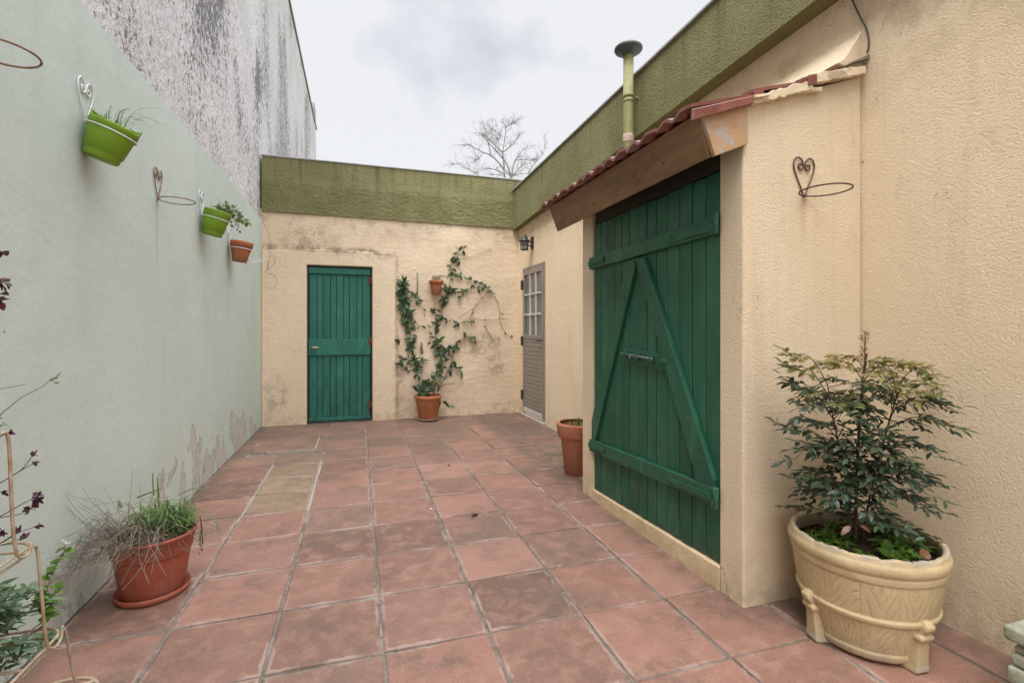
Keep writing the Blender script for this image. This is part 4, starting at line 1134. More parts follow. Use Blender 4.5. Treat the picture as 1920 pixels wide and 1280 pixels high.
for pts, cnt, sz, r_ in vines:
    cnt = int(cnt * (.78 if cnt > 22 else 1.0)); r_ *= 1.35
    near = [min(1, max(0, (y - 900) / 130)) for x, y in pts]
    P = [zv(x, y, .018 + .20 * k + U(0, .012)) for (x, y), k in zip(pts, near)]
    if pts[0] == (340, 1095): P = [p + V((0, -.02, 0)) for p in P]
    P = smoothline(P, 5); tube(bs, P, [r_ * 1.35, r_ * .8], 5)
    for k in range(cnt):
        t = (k + U(.0, 1)) / cnt; i = min(int(t * (len(P) - 1)), len(P) - 2)
        d = (P[i + 1] - P[i]).normalized(); q = V((U(-1, 1), U(-.55, .08), U(-1, .75)))
        ld = (q + d * .35).normalized(); l_ = U(.062, .104) * sz
        p0 = P[i] + V((U(-.012, .012), U(-.012, 0), U(-.012, .012)))
        pt = p0 + ld * l_
        if pt.y > BY - .004: ld.y -= (pt.y - BY + .006) / l_; ld.normalize()
        leaf(bl, p0, ld, V((U(-.5, .5), -1, U(.0, .9))), l_, l_ * U(.36, .48), U(.05, .4), min(1, max(0, random.gauss(.4, .24))))
obj('stems', bs, M['stem'], vn); obj('leaves', bl, M['vine'], vn)
# support cord to a nail, dry twig, rod
bm = NB(); a_, b_ = zv(470, 138, .02), zv(690, 62, .02); tube(bm, [a_, (a_ + b_) / 2 + V((0, 0, -.012)), b_], .0022, 5); tube(bm, [b_ + V((0, .02, 0)), b_ + V((0, -.012, 0))], .004, 6)
tag(obj('tie_cord', bm, M['stem'], org=tuple(b_)), 'thin brown cord tying the top of the vine to a nail on the back wall', 'cord')
bm = NB(); tube(bm, smoothline([zv(655, 588), zv(690, 650), zv(716, 686), zv(750, 665), zv(752, 690), zv(738, 724), zv(715, 722)], 4), .003, 6); tube(bm, [zv(655, 588, -.01), zv(655, 588, .025)], .006, 6)
tag(obj('dry_twig', bm, M['stem'], org=tuple(zv(655, 588))), 'bent bare twig hanging from a nail on the back wall right of the vine', 'twig')
bm = NB(); tube(bm, [zv(192, 226, .012), zv(193, 385, .012)], .006, 8); bmesh.ops.create_icosphere(bm, subdivisions=2, radius=.009, matrix=Matrix.Translation(zv(192, 226, .012)))
tag(obj('metal_rod', bm, M['bolt'], org=tuple(zv(192, 226))), 'short grey metal rod fixed upright on the back wall left of the hanging pot', 'rod')
bm = NB()
for k in range(5):
    tube(bm, smoothline([zv(222 + U(-3, 3), 700, .02), zv(220 + U(-8, 10), 735, .03), zv(226 + U(-8, 8), 780, .02)], 4), .0035, 5, tint=U(0, .5))
tag(obj('withered_flower', bm, M['dry'], org=tuple(zv(222, 700))), 'brown withered flower spray hanging on the back wall between the vine strands', 'dead plant')
# thin loose wire in the far left corner
wz = [(1090, 555), (1115, 600), (1165, 740), (1155, 900), (1140, 1010), (1200, 960), (1205, 900), (1160, 890), (1145, 1000), (1130, 1040), (1200, 1060), (1225, 1120), (1190, 1185), (1115, 1165)]
W_ = [onY(270 + x * .2031, 300 + y * .2031, BY - .05) for x, y in wz]
for p_ in W_: p_.x = max(p_.x, LX + .008)
bm = NB(); tube(bm, smoothline(W_, 6), .0026, 5)
tag(obj('loose_wire', bm, M['wiregrey'], org=tuple(W_[0])), 'thin loose wire looping down the corner beside the teal plank door', 'wire')

# ------------------------------------------------------------------ red pot with dead grass
rc = (-.892, 2.616, 0)
t_ = thing('flower_pot', rc, 'brick red plastic pot on a saucer on the paving by the pale wall', 'flower pot')
bm, inn = pot_bm(rc, [(.118, .014), (.121, .018), (.146, .185), (.1465, .19), (.152, .192), (.153, .198), (.165, .262), (.170, .266), (.170, .274), (.166, .278)], .006, 56, .245)
obj('body', bm, M['redplastic'], t_); obj('soil', soil_bm(rc, .152, .25, .012), M['soil'], t_)
bm = NB(); lathe(bm, [(.001, .001), (.126, .001), (.140, .006), (.146, .032), (.1425, .033), (.136, .011), (.001, .011)], rc, 56, closeb=False); obj('saucer', bm, M['redplastic'], t_)
def clampw(p, m=.005): p.x = max(p.x, LX + m); p.z = max(p.z, .006); return p
bm = NB()
for k in range(290):   # dead wiry stems, mostly thrown towards the camera's left
    a = U(0, 2 * pi); r_ = .15 * sqrt(random.random()); p0 = V((rc[0] + r_ * cos(a) - .02, rc[1] + r_ * sin(a) - .02, .25))
    if p0.x + p0.y * .6 > rc[0] + rc[1] * .6 + .05 and random.random() < .75: continue
    if random.random() < .78:
        d = V((U(-1, .35), U(-1.0, .12), 0))
    else: d = V((U(-.6, .8), U(-.7, .7), 0))
    d.normalize(); L_ = U(.08, .30); hh = U(.01, .13)
    p1 = p0 + d * L_ * .4 + V((0, 0, hh)); p2 = p0 + d * L_ * .8 + V((U(-.04, .04), U(-.04, .04), hh * U(-.2, 1))); p3 = p2 + V((d.x * .08 + U(-.05, .05), d.y * .08 + U(-.05, .05), U(-.10, .06)))
    tube(bm, [clampw(q, U(.004, .05)) for q in smoothline([p0, p1, p2, p3], 4)], [.0015, .0006], 3, tint=random.random(), cap=False)
    if random.random() < .3:
        q = p2; tube(bm, [clampw(q.copy()), clampw(q + V((U(-.06, .04), U(-.06, .04), U(-.03, .06))))], [.0009, .0004], 3, tint=random.random(), cap=False)
for k in range(30):   # long stray wisps up the wall
    a = U(0, 2 * pi); p0 = V((rc[0] - .05 + U(-.06, .06), rc[1] - .05 + U(-.06, .06), .27)); d = V((U(-.6, .1), U(-.9, .3), 0))
    tube(bm, [clampw(q) for q in smoothline([p0, p0 + d * .15 + V((0, 0, U(.05, .18))), p0 + d * U(.25, .42) + V((0, 0, U(.05, .3)))], 5)], [.0013, .0005], 3, tint=U(.2, .8), cap=False)
dg = tag(obj('dead_grass', bm, M['dry'], org=(rc[0], rc[1], .25)), 'tangled mass of dead grey brown stems spilling over the rim of the red pot', 'dead plant')
t_ = thing('grass_plant', (rc[0], rc[1], .26), 'fresh green blades and clover growing among dead stems in the red pot', 'plant')
bm = NB()
for k in range(260):
    a = U(0, 2 * pi); r_ = .12 * sqrt(random.random()); p0 = V((rc[0] + r_ * cos(a) + .03, rc[1] + r_ * sin(a) + .03, .255)); d = V((U(-.9, .9), U(-.8, .8), 0)); h_ = U(.06, .17)
    blade(bm, [p0, clampw(p0 + d * h_ * .35 + V((0, 0, h_ * .8))), clampw(p0 + d * h_ * 1.1 + V((0, 0, h_ * U(.3, .9))))], U(.004, .008), random.random() * .9)
def rp(x, y, D=2.42): return onD(130 + x * .2266, 860 + y * .2266, D)
blade(bm, [rp(430, 400), rp(380, 320), rp(330, 230), rp(310, 180), rp(250, 110)], .014, .3, (.4, -1, .5))
blade(bm, [rp(740, 400), rp(735, 260), rp(725, 140)], .008, .4, (.4, -1, .5))
blade(bm, [rp(700, 300), rp(690, 200), rp(690, 125), rp(672, 108)], .006, .5, (.4, -1, .5))
blade(bm, [rp(560, 320), rp(650, 285), rp(780, 238)], .008, .5, (.4, -1, .5))
blade(bm, [rp(900, 300), rp(1000, 255), rp(1100, 243), rp(1178, 245)], .006, .9, (.4, -1, .5))
blade(bm, [rp(1090, 440), rp(1160, 450), rp(1220, 540), rp(1245, 715)], .006, .8, (.4, -1, .5))
blade(bm, [rp(690, 530, 2.33), rp(725, 570, 2.3), rp(745, 650, 2.3), rp(745, 780, 2.31)], .016, .35, (.4, -1, .5))
blade(bm, [rp(630, 480, 2.33), rp(645, 540, 2.31), rp(655, 620, 2.31)], .012, 1, (.4, -1, .5))
obj('blades', bm, M['grass'], t_)
bm = NB()
for k in range(230):
    a = U(0, 2 * pi); r_ = .075 * sqrt(random.random()); p0 = V((rc[0] + .075 + r_ * cos(a), rc[1] + .035 + 1.3 * r_ * sin(a), .27 + U(0, .045))); l_ = U(.020, .038)
    leaf(bm, p0, V((U(-1, 1), U(-1, 1), U(-.2, .4))), V((U(-.4, .4), U(-.4, .4), 1)), l_, l_ * .8, .3, random.random())
obj('leaves', bm, M['weed'], t_)
bm = NB()
for k in range(7): tube(bm, smoothline([rp(1080, 470), rp(1095 + U(-10, 10), 560), rp(1090 + U(-15, 20), 660), rp(1085 + U(-15, 25), 740 + U(-20, 40))], 4), [.0016, .0008], 4, tint=U(0, .5))
for k in range(26): leaf(bm, rp(U(1060, 1115), U(520, 790)), rdir(), (0, 0, 1), .012, .006, .4, 0)
tag(obj('dead_sprig', bm, M['dry'], org=tuple(rp(1080, 470))), 'brown seedy sprig hanging over the right edge of the red pot', 'dead plant')
bm = NB(); leaf(bm, rp(490, 465, 2.36), rp(640, 490, 2.36) - rp(490, 465, 2.36), (.3, -.4, 1), .08, .03, .0, .8)
tag(obj('fallen_leaf', bm, mat_leaf('tan_leaf', [(0, (.38, .18, .08)), (1, (.42, .22, .11))], .2), org=tuple(rp(490, 465, 2.36))), 'curled tan leaf lying on the dead stems in the red pot', 'leaf')

# ------------------------------------------------------------------ far pot beyond the shed
fc = (1.757, 3.72, 0)
t_ = thing('flower_pot', fc, 'tall wide rimmed terracotta pot standing behind the far corner of the shed', 'flower pot')
bm, inn = pot_bm(fc, [(.105, 0.0), (.110, .004), (.145, .305), (.148, .31), (.166, .312), (.170, .320), (.178, .405), (.179, .415), (.172, .424), (.160, .424)], .02, 56, .36)
obj('body', bm, M['terra2'], t_); obj('soil', soil_bm(fc, .152, .365, .008), M['soil'], t_)
bm = NB()
for k in range(60):
    a = U(0, 2 * pi); r_ = .09 * sqrt(random.random()); p0 = V((fc[0] + r_ * cos(a), fc[1] + r_ * sin(a), .37)); d = rdir(); d.z = abs(d.z); l_ = U(.03, .08)
    blade(bm, [p0, p0 + d * l_ * .5 + V((0, 0, l_ * .4)), p0 + d * l_ + V((0, 0, l_ * .3))], .008, random.random() * .7)
tag(obj('sprouts', bm, M['grass'], org=(fc[0], fc[1], .37)), 'low green sprouts in the pot behind the shed corner', 'plant')

# ------------------------------------------------------------------ cream barrel planter
pc = (1.895, 1.405, 0)
bp_ = thing('planter', pc, 'big cream concrete planter moulded like a barrel, in the corner by the shed', 'planter')
NP, ang0 = 13, .35
rndp = [(U(-.3, .3), U(.10, .30), U(-1, 1), random.choice((0, 1, 2, 0))) for _ in range(NP)]
def relief(a, z):
    """wood grain carved on the staves; returns depth 0..1"""
    f = ((a - ang0) / (2 * pi) * NP) % NP; i = int(f); v = f - i - .5
    i = (i * 2 + (z > .172)) % NP
    g = max(0, 1 - abs(abs(v) - .5) / .025)                    # groove between staves
    off, zc, sk, kind = rndp[i]; zz = (z - (.25 if z > .172 else .10)) / .14
    if kind == 0: q = abs(v - off * .3) * 2.4 + abs(zz - sk * .3) * 1.0
    elif kind == 1: q = v * 2 + zz * 1.8 * (1 if sk > 0 else -1)
    else: q = sqrt((v * 2.2 - off) ** 2 + (zz - sk * .4) ** 2 * .8) * 1.6
    q += .35 * mnoise.noise(V((v * 2 + i * 3, zz * 1.6, i * 1.7)))
    w = max(0, sin(q * 13)) ** 3 * max(0, min(1, .75 + 1.2 * mnoise.noise(V((v * 3 + i, zz * 2, 8.8)))))
    return max(g, w * .75 * min(1, (.5 - abs(v)) / .08))
prof_ = []
def R0(z): return .182 + (z - .012) / .34 * (.250 - .182) + .010 * sin(max(0, min(1, (z - .012) / .34)) * pi)
for i in range(0, 96):
    z = .012 + (.34 - .012) * i / 95; r = R0(z)
    def band(zc, w, h_): 
        k = abs(z - zc) / w
        return h_ * (1 - k ** 4) if k < 1 else 0
    bnd = max(band(.030, .016, .006), band(.172, .013, .008), band(.326, .016, .0045))
    prof_.append((r + bnd, z, bnd < .001))
prof_ += [(.2535, .344, False), (.257, .349, False), (.2605, .357, False), (.2612, .370, False), (.259, .379, False), (.2555, .3845, False), (.2535, .388, False), (.2525, .399, False), (.250, .404, False), (.243, .4055, False), (.236, .404, False), (.232, .397, False)]
nin = len(prof_)
prof_ += [(.230, .38, False), (.226, .35, False), (.222, .325, False), (.22, .30, False)]
bm = NB(); cl = bm.faces.layers.float.new('cav'); il = bm.faces.layers.float.new('inside')
NA = 420; rings = []
for i, (r, z, fr) in enumerate(prof_):
    ring = []
    for k in range(NA):
        a = 2 * pi * k / NA; rr = r; zz = z
        if fr: rr -= .0022 * relief(a, z)
        nz1 = mnoise.noise(V((cos(a) * 5, sin(a) * 5, z * 14)))
        rr += .0016 * nz1
        if z > .395: zz += .005 * mnoise.noise(V((cos(a) * 9, sin(a) * 9, 1.3))) - .006 * max(0, mnoise.noise(V((cos(a) * 16, sin(a) * 16, 5.3))) - .15) * 2
        ring.append(bm.verts.new((pc[0] + rr * cos(a), pc[1] + rr * sin(a), zz)))
    rings.append(ring)
for i in range(len(prof_) - 1):
    for k in range(NA):
        f = bm.faces.new((rings[i][k], rings[i][(k + 1) % NA], rings[i + 1][(k + 1) % NA], rings[i + 1][k])); f.smooth = True
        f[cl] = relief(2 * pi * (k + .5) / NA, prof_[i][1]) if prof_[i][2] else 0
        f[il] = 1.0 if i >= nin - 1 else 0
bm.faces.new(rings[0][::-1])
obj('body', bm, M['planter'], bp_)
for aa in (-95, 168, 82, -8):
    bm = NB(); bm.faces.layers.float.new('cav'); bm.faces.layers.float.new('inside')
    a = R(aa); er = V((cos(a), sin(a), 0)); et = V((-sin(a), cos(a), 0)); c0 = V(pc)
    def sect(z, r0, r1, w, rot=0):
        w *= .84; r1 = .225 + (r1 - .225) * .8
        return [c0 + er * r0 + et * (-w) + V((0, 0, z)), c0 + er * r1 + et * (-w * .72) + V((0, 0, z)), c0 + er * r1 + et * (w * .72) + V((0, 0, z)), c0 + er * r0 + et * w + V((0, 0, z))]
    secs = [sect(.0, .11, .215, .046), sect(.010, .11, .226, .048), sect(.03, .12, .222, .044), (sect(.085, .13, .226, .038)), sect(.118, .14, .230, .036), sect(.124, .14, .242, .045), sect(.136, .14, .245, .046), sect(.145, .15, .236, .038),
            sect(.150, .15, .240, .030), sect(.166, .17, .258, .030), sect(.180, .17, .260, .028), sect(.194, .18, .240, .020)]
    pv = None
    for s_ in secs:
        q = [bm.verts.new(x) for x in s_]
        if pv:
            for i in range(4): bm.faces.new((pv[i], pv[(i + 1) % 4], q[(i + 1) % 4], q[i]))
        else: bm.faces.new(q[::-1])
        pv = q
    bm.faces.new(pv); bmesh.ops.recalc_face_normals(bm, faces=bm.faces)
    bmesh.ops.bevel(bm, geom=list(bm.edges), offset=.004, segments=2, affect='EDGES', profile=.6)
    obj('foot', bm, M['planter'], bp_, smooth=True)
obj('soil', soil_bm(pc, .2275, .350, .014), M['soil'], bp_)
# weeds on the soil
t_ = thing('weeds', (pc[0], pc[1], .335), 'low bright green weeds and clover covering the soil of the cream planter', 'weeds')
tag(t_, kind='stuff')
bm = NB()
for k in range(420):
    a = U(0, 2 * pi); r_ = .205 * sqrt(random.random()); p0 = V((pc[0] + r_ * cos(a), pc[1] + r_ * sin(a), .358 + U(0, .03)))
    if mnoise.noise(V((p0.x * 13, p0.y * 13, 2))) < -.02: continue
    l_ = U(.014, .034)
    for j in range(3): leaf(bm, p0, V((cos(a + j * 2.1), sin(a + j * 2.1), U(-.1, .5))), (U(-.3, .3), U(-.3, .3), 1), l_, l_ * .62, .35, random.random() ** 1.5)
for x_, y_, n_ in ((2.03, 1.42, 4), (1.86, 1.30, 3), (1.98, 1.36, 3), (1.83, 1.26, 2), (1.80, 1.47, 3)):   # some broad leaves
    for j in range(n_):
        l_ = U(.04, .065); leaf(bm, V((x_, y_, .372)), V((U(-1, 1), U(-1, .5), U(.2, .9))), (U(-.4, .4), -.4, 1), l_, l_ * .9, .3, U(.1, .5))
for k in range(70):
    a = U(0, 2 * pi); r_ = .2 * sqrt(random.random()); p0 = V((pc[0] + r_ * cos(a), pc[1] + r_ * sin(a), .355)); d = rdir(); d.z = abs(d.z) * .6; l_ = U(.04, .10)
    blade(bm, [p0, p0 + d * l_ * .5 + V((0, 0, .02)), p0 + d * l_], .0035, random.random())
obj('leaves', bm, M['weed'], t_)
bm = NB(); p0 = V((1.985, 1.245, .352)); leaf(bm, p0, V((.4, .3, .7)), V((-.6, -.8, .3)), .05, .036, .3, 1)
tag(obj('fallen_leaf', bm, mat_leaf('brown_leaf', [(0, (.22, .08, .035)), (1, (.28, .11, .05))], .15), org=tuple(p0)), 'brown fallen leaf standing on the soil near the front rim of the cream planter', 'leaf')

# ------------------------------------------------------------------ nandina shrub
nc = V((1.875, 1.425, .345))
nd = thing('nandina_shrub', tuple(nc), 'leafy shrub with dark blue green leaves and yellowing top growing in the cream planter', 'shrub')
bs, bl = NB(), NB()
def okp(p):
    p.x = min(p.x, wx(p.y) - .012); p.y = min(p.y, SY0 - .012); return p
stems_ = []
main = smoothline([nc, nc + V((.004, 0, .2)), nc + V((.012, -.005, .45)), nc + V((.03, -.01, .68)), nc + V((.045, -.012, .76))], 6)
tube(bs, main, [.007, .0035], 7)
alt = [smoothline([nc + V((.02, -.01, 0)), nc + V((.05, -.03, .25)), nc + V((.10, -.06, .5)), nc + V((.14, -.08, .66))], 6),
       smoothline([nc + V((-.02, .01, 0)), nc + V((-.05, .0, .25)), nc + V((-.09, .02, .5)), nc + V((-.11, .03, .64))], 6)]
for a_ in alt: tube(bs, a_, [.0045, .0022], 6)
def leaflet_group(p, d, n, L_, tint):
    """a pinna: leaflets in pairs along d with one at the tip"""
    d = d.normalized(); s = d.cross(V((0, 0, 1)))
    s = s.normalized() if s.length > .01 else V((1, 0, 0))
    ln = L_ * (.75 + .55 * n); e = p + d * ln * .8
    okp(e)
    tube(bs, [p, (p + e) / 2 + V((0, 0, .004)), e], [.0011, .0007], 4)
    for j in range(n):
        q = p + (e - p) * ((j + .55) / n)
        for sg in (1, -1):
            ld = (d * .65 + s * sg * .85 + rdir() * .6 + V((0, 0, U(-.2, .25)))).normalized(); l_ = L_ * U(.75, 1.15)
            if (q + ld * l_).x < wx(q.y) - .004 and (q + ld * l_).y < SY0 - .004:
                leaf(bl, q, ld, V((U(-.5, .5), U(-.7, .2), 1)), l_, l_ * U(.38, .50), U(.05, .4), min(.82, max(0, tint + U(-.14, .14))))
    ld = (d + V((U(-.2, .2), U(-.2, .2), U(-.25, .15)))).normalized(); l_ = L_ * U(.95, 1.25)
    if (e + ld * l_).x < wx(e.y) - .004 and (e + ld * l_).y < SY0 - .004:
        leaf(bl, e, ld, V((U(-.4, .4), U(-.6, .2), 1)), l_, l_ * .42, U(.0, .4), min(.85, max(0, tint + U(-.1, .1))))
def frond(p0, az, ln, rise, tint, L_=.036):
    h_ = V((cos(az), sin(az), 0))
    P = [p0, p0 + h_ * ln * .35 + V((0, 0, rise)), p0 + h_ * ln * .72 + V((0, 0, rise * 1.25)), p0 + h_ * ln + V((0, 0, rise * .9 - .02))]
    P = smoothline([okp(V(q)) for q in P], 5); tube(bs, P, [.0019, .0009], 4)
    n = len(P); s = h_.cross(V((0, 0, 1)))
    for fpos, side in ((.38, .8), (.6, .7), (.8, .55)):
        i = int(fpos * (n - 1)); q = P[i]
        for sg in (1, -1):
            leaflet_group(q, h_ * .7 + s * sg * side + V((0, 0, U(-.12, .15))), 2 if fpos < .7 else 1, L_, tint)
    leaflet_group(P[-1], h_ + V((0, 0, -.15)), 2, L_, tint)
random.seed(21)
golden = 2.39996
k = 0
def along(line, z):
    best = min(line, key=lambda q: abs(q.z - z)); return V(best)
for li, (line, zs) in enumerate(((main, [.52 + .017 * i_ for i_ in range(32)]), (alt[0], [.56 + .0225 * i_ for i_ in range(20)]), (alt[1], [.54 + .0225 * i_ for i_ in range(20)]))):
    for z in zs:
        k += 1; az = k * golden + li
        f = (z - .5) / .55
        tint = .12 + .16 * random.random() if z < .86 else (.28 + .55 * (z - .86) / .2 + U(-.12, .2))
        ln = (.19 if f < .75 else .235) * U(.35, 1.12)
        if sin(az) > .3: ln *= .75         # towards the shed wall
        rise = (.06 if z < .9 else .025) * U(-.3, 1.5) - (.02 if z < .6 else 0)
        frond(along(line, z), az, ln, rise, tint, U(.029, .042) if z < .86 else U(.026, .036))
# the long reaching fronds seen on either side
for z in (.47, .49, .51, .53, .55, .57, .59, .61, .63, .48, .52, .56):
    k += 1; frond(along(main, z), k * golden, U(.16, .25), U(-.02, .06), U(.05, .3), U(.032, .042))
for (px, py), z0, li, tint in (((1790, 808), .80, alt[0], .38), ((1775, 765), .88, alt[0], .3), ((1740, 728), 1.0, alt[0], .66), ((1755, 960), .52, alt[0], .15), ((1720, 890), .62, main, .12), ((1468, 800), .70, alt[1], .15), ((1478, 715), .86, alt[1], .2), ((1485, 668), .98, alt[1], .7), ((1480, 690), .94, alt[1], .64), ((1500, 900), .55, alt[1], .2), ((1560, 690), 1.0, main, .8), ((1700, 690), 1.0, main, .78), ((1640, 700), 1.02, main, .6), ((1600, 990), .5, main, .1), ((1660, 1000), .5, main, .1)):
    p0 = along(line=li, z=z0); e = onD(px, py, 1.90 if px > 1600 else 1.93)
    if px > 1700: e = onD(px, py, 1.82)
    okp(e); d = e - p0; az = math.atan2(d.y, d.x); ln = sqrt(d.x ** 2 + d.y ** 2) * .88
    h_ = V((cos(az), sin(az), 0)); P = smoothline([p0, p0 + d * .4 + V((0, 0, .05)), p0 + d * .75 + V((0, 0, .035)), p0 + d * .9], 5); tube(bs, P, [.002, .001], 4)
    s = h_.cross(V((0, 0, 1))); n = len(P)
    for fpos in (.4, .6, .8):
        for sg in (1, -1): leaflet_group(P[int(fpos * (n - 1))], h_ * .7 + s * sg * .7 + V((0, 0, U(-.15, .15))), 2 if fpos < .7 else 1, .038, tint)
    leaflet_group(P[-1], d.normalized(), 2, .04, tint)
# pinkish low leaves
for q, dx in (((1595, 985), -.9), ((1612, 985), .9)):
    p0 = onD(q[0], q[1], 1.74); leaf(bl, p0, V((dx, -.25 - .2 * dx, -.35)), V((-.5, -.6, 1)), .05, .021, .3, .99)
obj('stems', bs, M['stemdark'], nd); obj('leaves', bl, M['nandina'], nd)
bm = NB()
def spike(line, n, sd_):
    tube(bm, line, [.0026, .0010], 5)
    for j in range(n):
        i = 2 + int((len(line) - 3) * j / n); q = line[i]; d = V((U(-1, 1), U(-1, 1), U(.3, .8))).normalized(); l_ = sd_ * (1 - j / n * .6) * U(.6, 1.1)
        e = q + d * l_; tube(bm, [q, e], [.0012, .0007], 4)
        for _ in range(4): tube(bm, [q + d * l_ * U(.3, 1), q + d * l_ * U(.4, 1) + rdir() * .012], .0008, 3)
top = V(main[-1])
tp = onD(1622, 622, 1.87)
spike(smoothline([top + V((-.01, 0, -.05)), top + (tp - top) * .4 + V((-.006, 0, 0)), tp], 10), 16, .04)
q0 = along(alt[0], .95); q1 = onD(1655, 668, 1.84); spike(smoothline([q0, (q0 + q1) / 2 + V((.01, 0, .01)), q1], 8), 9, .03)
o = obj('flower_spike', bm, mat_plain('reddish_spike', (.16, .05, .03), (.22, .08, .05), 40, .7, .3, .0005), nd)

# ------------------------------------------------------------------ stone trough at the right edge
tr = thing('stone_trough', (2.07, .80, 0), 'mossy grey stone trough with ribbed sides cut off at the lower right picture edge', 'planter')
bm = NB()
tx0, tx1, ty0, ty1 = 1.905, 2.255, .55, .972
zs_ = [(0, .052, 0), (.056, .112, .004), (.116, .170, .0), (.174, .212, .006), (.214, .236, .012), (.248, .292, -.006)]
for i, (z0, z1, ins) in enumerate(zs_):
    box(bm, tx0 + ins, tx1 - ins, ty0 + ins, ty1 - ins, z0, z1, .010, 3)
    if i < len(zs_) - 1: box(bm, tx0 + .022, tx1 - .022, ty0 + .022, ty1 - .022, z1 - .004, zs_[i + 1][0] + .004)
for f in bm.faces: f.smooth = True
obj('body', bm, M['stone'], tr)
bm = NB(); box(bm, tx0 + .035, tx1 - .035, ty0 + .035, ty1 - .035, .290, .296, .001); obj('soil', bm, M['soil'], tr)
bm = NB()
for kk in range(500):
    p0 = V((U(tx0 + .04, tx1 - .04), U(ty0 + .04, ty1 - .04), .294)); l_ = U(.008, .022); leaf(bm, p0, V((U(-1, 1), U(-1, 1), U(.3, 1))), (0, 0, 1), l_, l_ * .7, .3, random.random())
tag(obj('moss', bm, M['weed'], org=(2.07, .80, .294)), 'bright green moss filling the top of the stone trough', 'moss', kind='stuff')

# ------------------------------------------------------------------ wire plant stand at the left edge
ps = thing('plant_stand', (-.95, 1.4, 0), 'stepped three tier wire plant stand in flaking cream paint at the lower left edge', 'plant stand')
XR, XL_ = -.80, -1.10
tiers = [(1.478, .957, .9), (1.60, .645, .85), (1.73, .345, .8)]   # far edge Y, height, near edge Y
def rrect(x0, x1, y0, y1, z, r):
    P = []
    for cx, cy, a0 in ((x1 - r, y1 - r, 0), (x0 + r, y1 - r, 90), (x0 + r, y0 + r, 180), (x1 - r, y0 + r, 270)):
        for k in range(7): a = R(a0 + 90 * k / 6); P.append(V((cx + r * cos(a), cy + r * sin(a), z)))
    return P
for i, (yf, z, yn) in enumerate(tiers):
    bm = NB()
    tube(bm, rrect(XL_, XR, yn, yf, z, .06), .0038, 8, closed=True); tube(bm, rrect(XL_ + .008, XR - .008, yn + .008, yf - .008, z - .022, .055), .0036, 8, closed=True)
    for kk in range(5): yy = yn + (yf - yn) * (kk + 1) / 6; tube(bm, [(XL_ + .008, yy, z - .022), (XR - .008, yy, z - .022)], .004, 6)
    obj('tray', bm, M['standwire'], ps)
def leg(pts):
    bm = NB(); tube(bm, smoothline(pts, 6), .0038, 8); obj('leg', bm, M['standwire'], ps)
leg([(XR, 1.45, .955), (XR + .002, 1.475, .94), (XR + .004, 1.482, .80), (XR + .004, 1.492, .69), (XR + .004, 1.51, .64), (XR + .004, 1.545, .632), (XR + .002, 1.56, .655)])
leg([(XR, 1.575, .64), (XR, 1.59, .62), (XR + .004, 1.60, .5), (XR + .004, 1.62, .37), (XR + .004, 1.645, .33), (XR + .004, 1.685, .33), (XR + .004, 1.695, .365)])
leg([(XR, 1.70, .345), (XR, 1.72, .33), (XR, 1.765, .17), (XR + .004, 1.82, 0.004)])
leg([(XL_ + .02, 1.70, .345), (XL_ + .02, 1.72, .33), (XL_ + .02, 1.765, .17), (XL_ + .02, 1.82, 0.004)])
leg([(XL_ + .01, 1.44, .95), (XL_ + .01, 1.46, .80), (XL_ + .01, 1.475, .68), (XL_ + .01, 1.5, .64)])
leg([(XL_ + .01, 1.575, .64), (XL_ + .01, 1.60, .5), (XL_ + .01, 1.62, .37), (XL_ + .01, 1.66, .34)])
for xx in (XR, XL_ + .005):
    leg([(xx, .90, .95), (xx, .87, .5), (xx, .83, .004)])
bm = NB(); tube(bm, [V((-.83 + .10 * cos(2 * pi * k / 30), 1.72 + .10 * sin(2 * pi * k / 30), .135)) for k in range(30)], .005, 8, closed=True)
tube(bm, [(-.83 + .07, 1.72 + .07, .135), (XR + .001, 1.775, .14)], .005, 6)
obj('low_ring', bm, M['standwire'], ps)
# plants on it (their pots stand left of the picture)
for (x_, y_, z_, nm, lb) in ((-.95, 1.28, .325, 0, 'terracotta pot on the lowest tray of the wire plant stand'), (-.95, 1.10, .625, 0, 'terracotta pot on the middle tray of the wire plant stand'), (-.95, 1.12, .935, 0, 'terracotta pot on the top tray of the wire plant stand')):
    t_ = thing('flower_pot', (x_, y_, z_), lb, 'flower pot', 'pots on the wire plant stand')
    bm, inn = pot_bm((x_, y_, z_), [(.06, .0), (.062, .003), (.078, .10), (.088, .102), (.09, .135), (.088, .138)], .008, 32, .11)
    obj('body', bm, M['terra'], t_); obj('soil', soil_bm((x_, y_, z_), .078, .11), M['soil'], t_)
def lp(x, y, X=-.82): return onX(x, y, X)
# burgundy plant, top left
b = V((-.95, 1.12, 1.05))
t_ = thing('burgundy_plant', tuple(b), 'dark burgundy leaved plant poking in at the left picture edge halfway up', 'plant')
bs, bl = NB(), NB()
for tx, ty in ((5, 475), (14, 525), (8, 560), (-20, 500), (-30, 540)):
    e = lp(tx, ty, -.86); tube(bs, smoothline([b, (b + e) / 2 + V((0, .05, .06)), e], 5), [.003, .0015], 5)
    for j in range(7):
        d = V((U(-.3, .5), U(.1, 1), U(-.7, .5))); l_ = U(.022, .034); leaf(bl, e + V((-.012, -.008, 0)) + rdir() * .010, d, (U(-.5, .5), -.6, 1), l_, l_ * .78, .4, random.random())
obj('stems', bs, M['stemdark'], t_); obj('leaves', bl, M['purple'], t_)
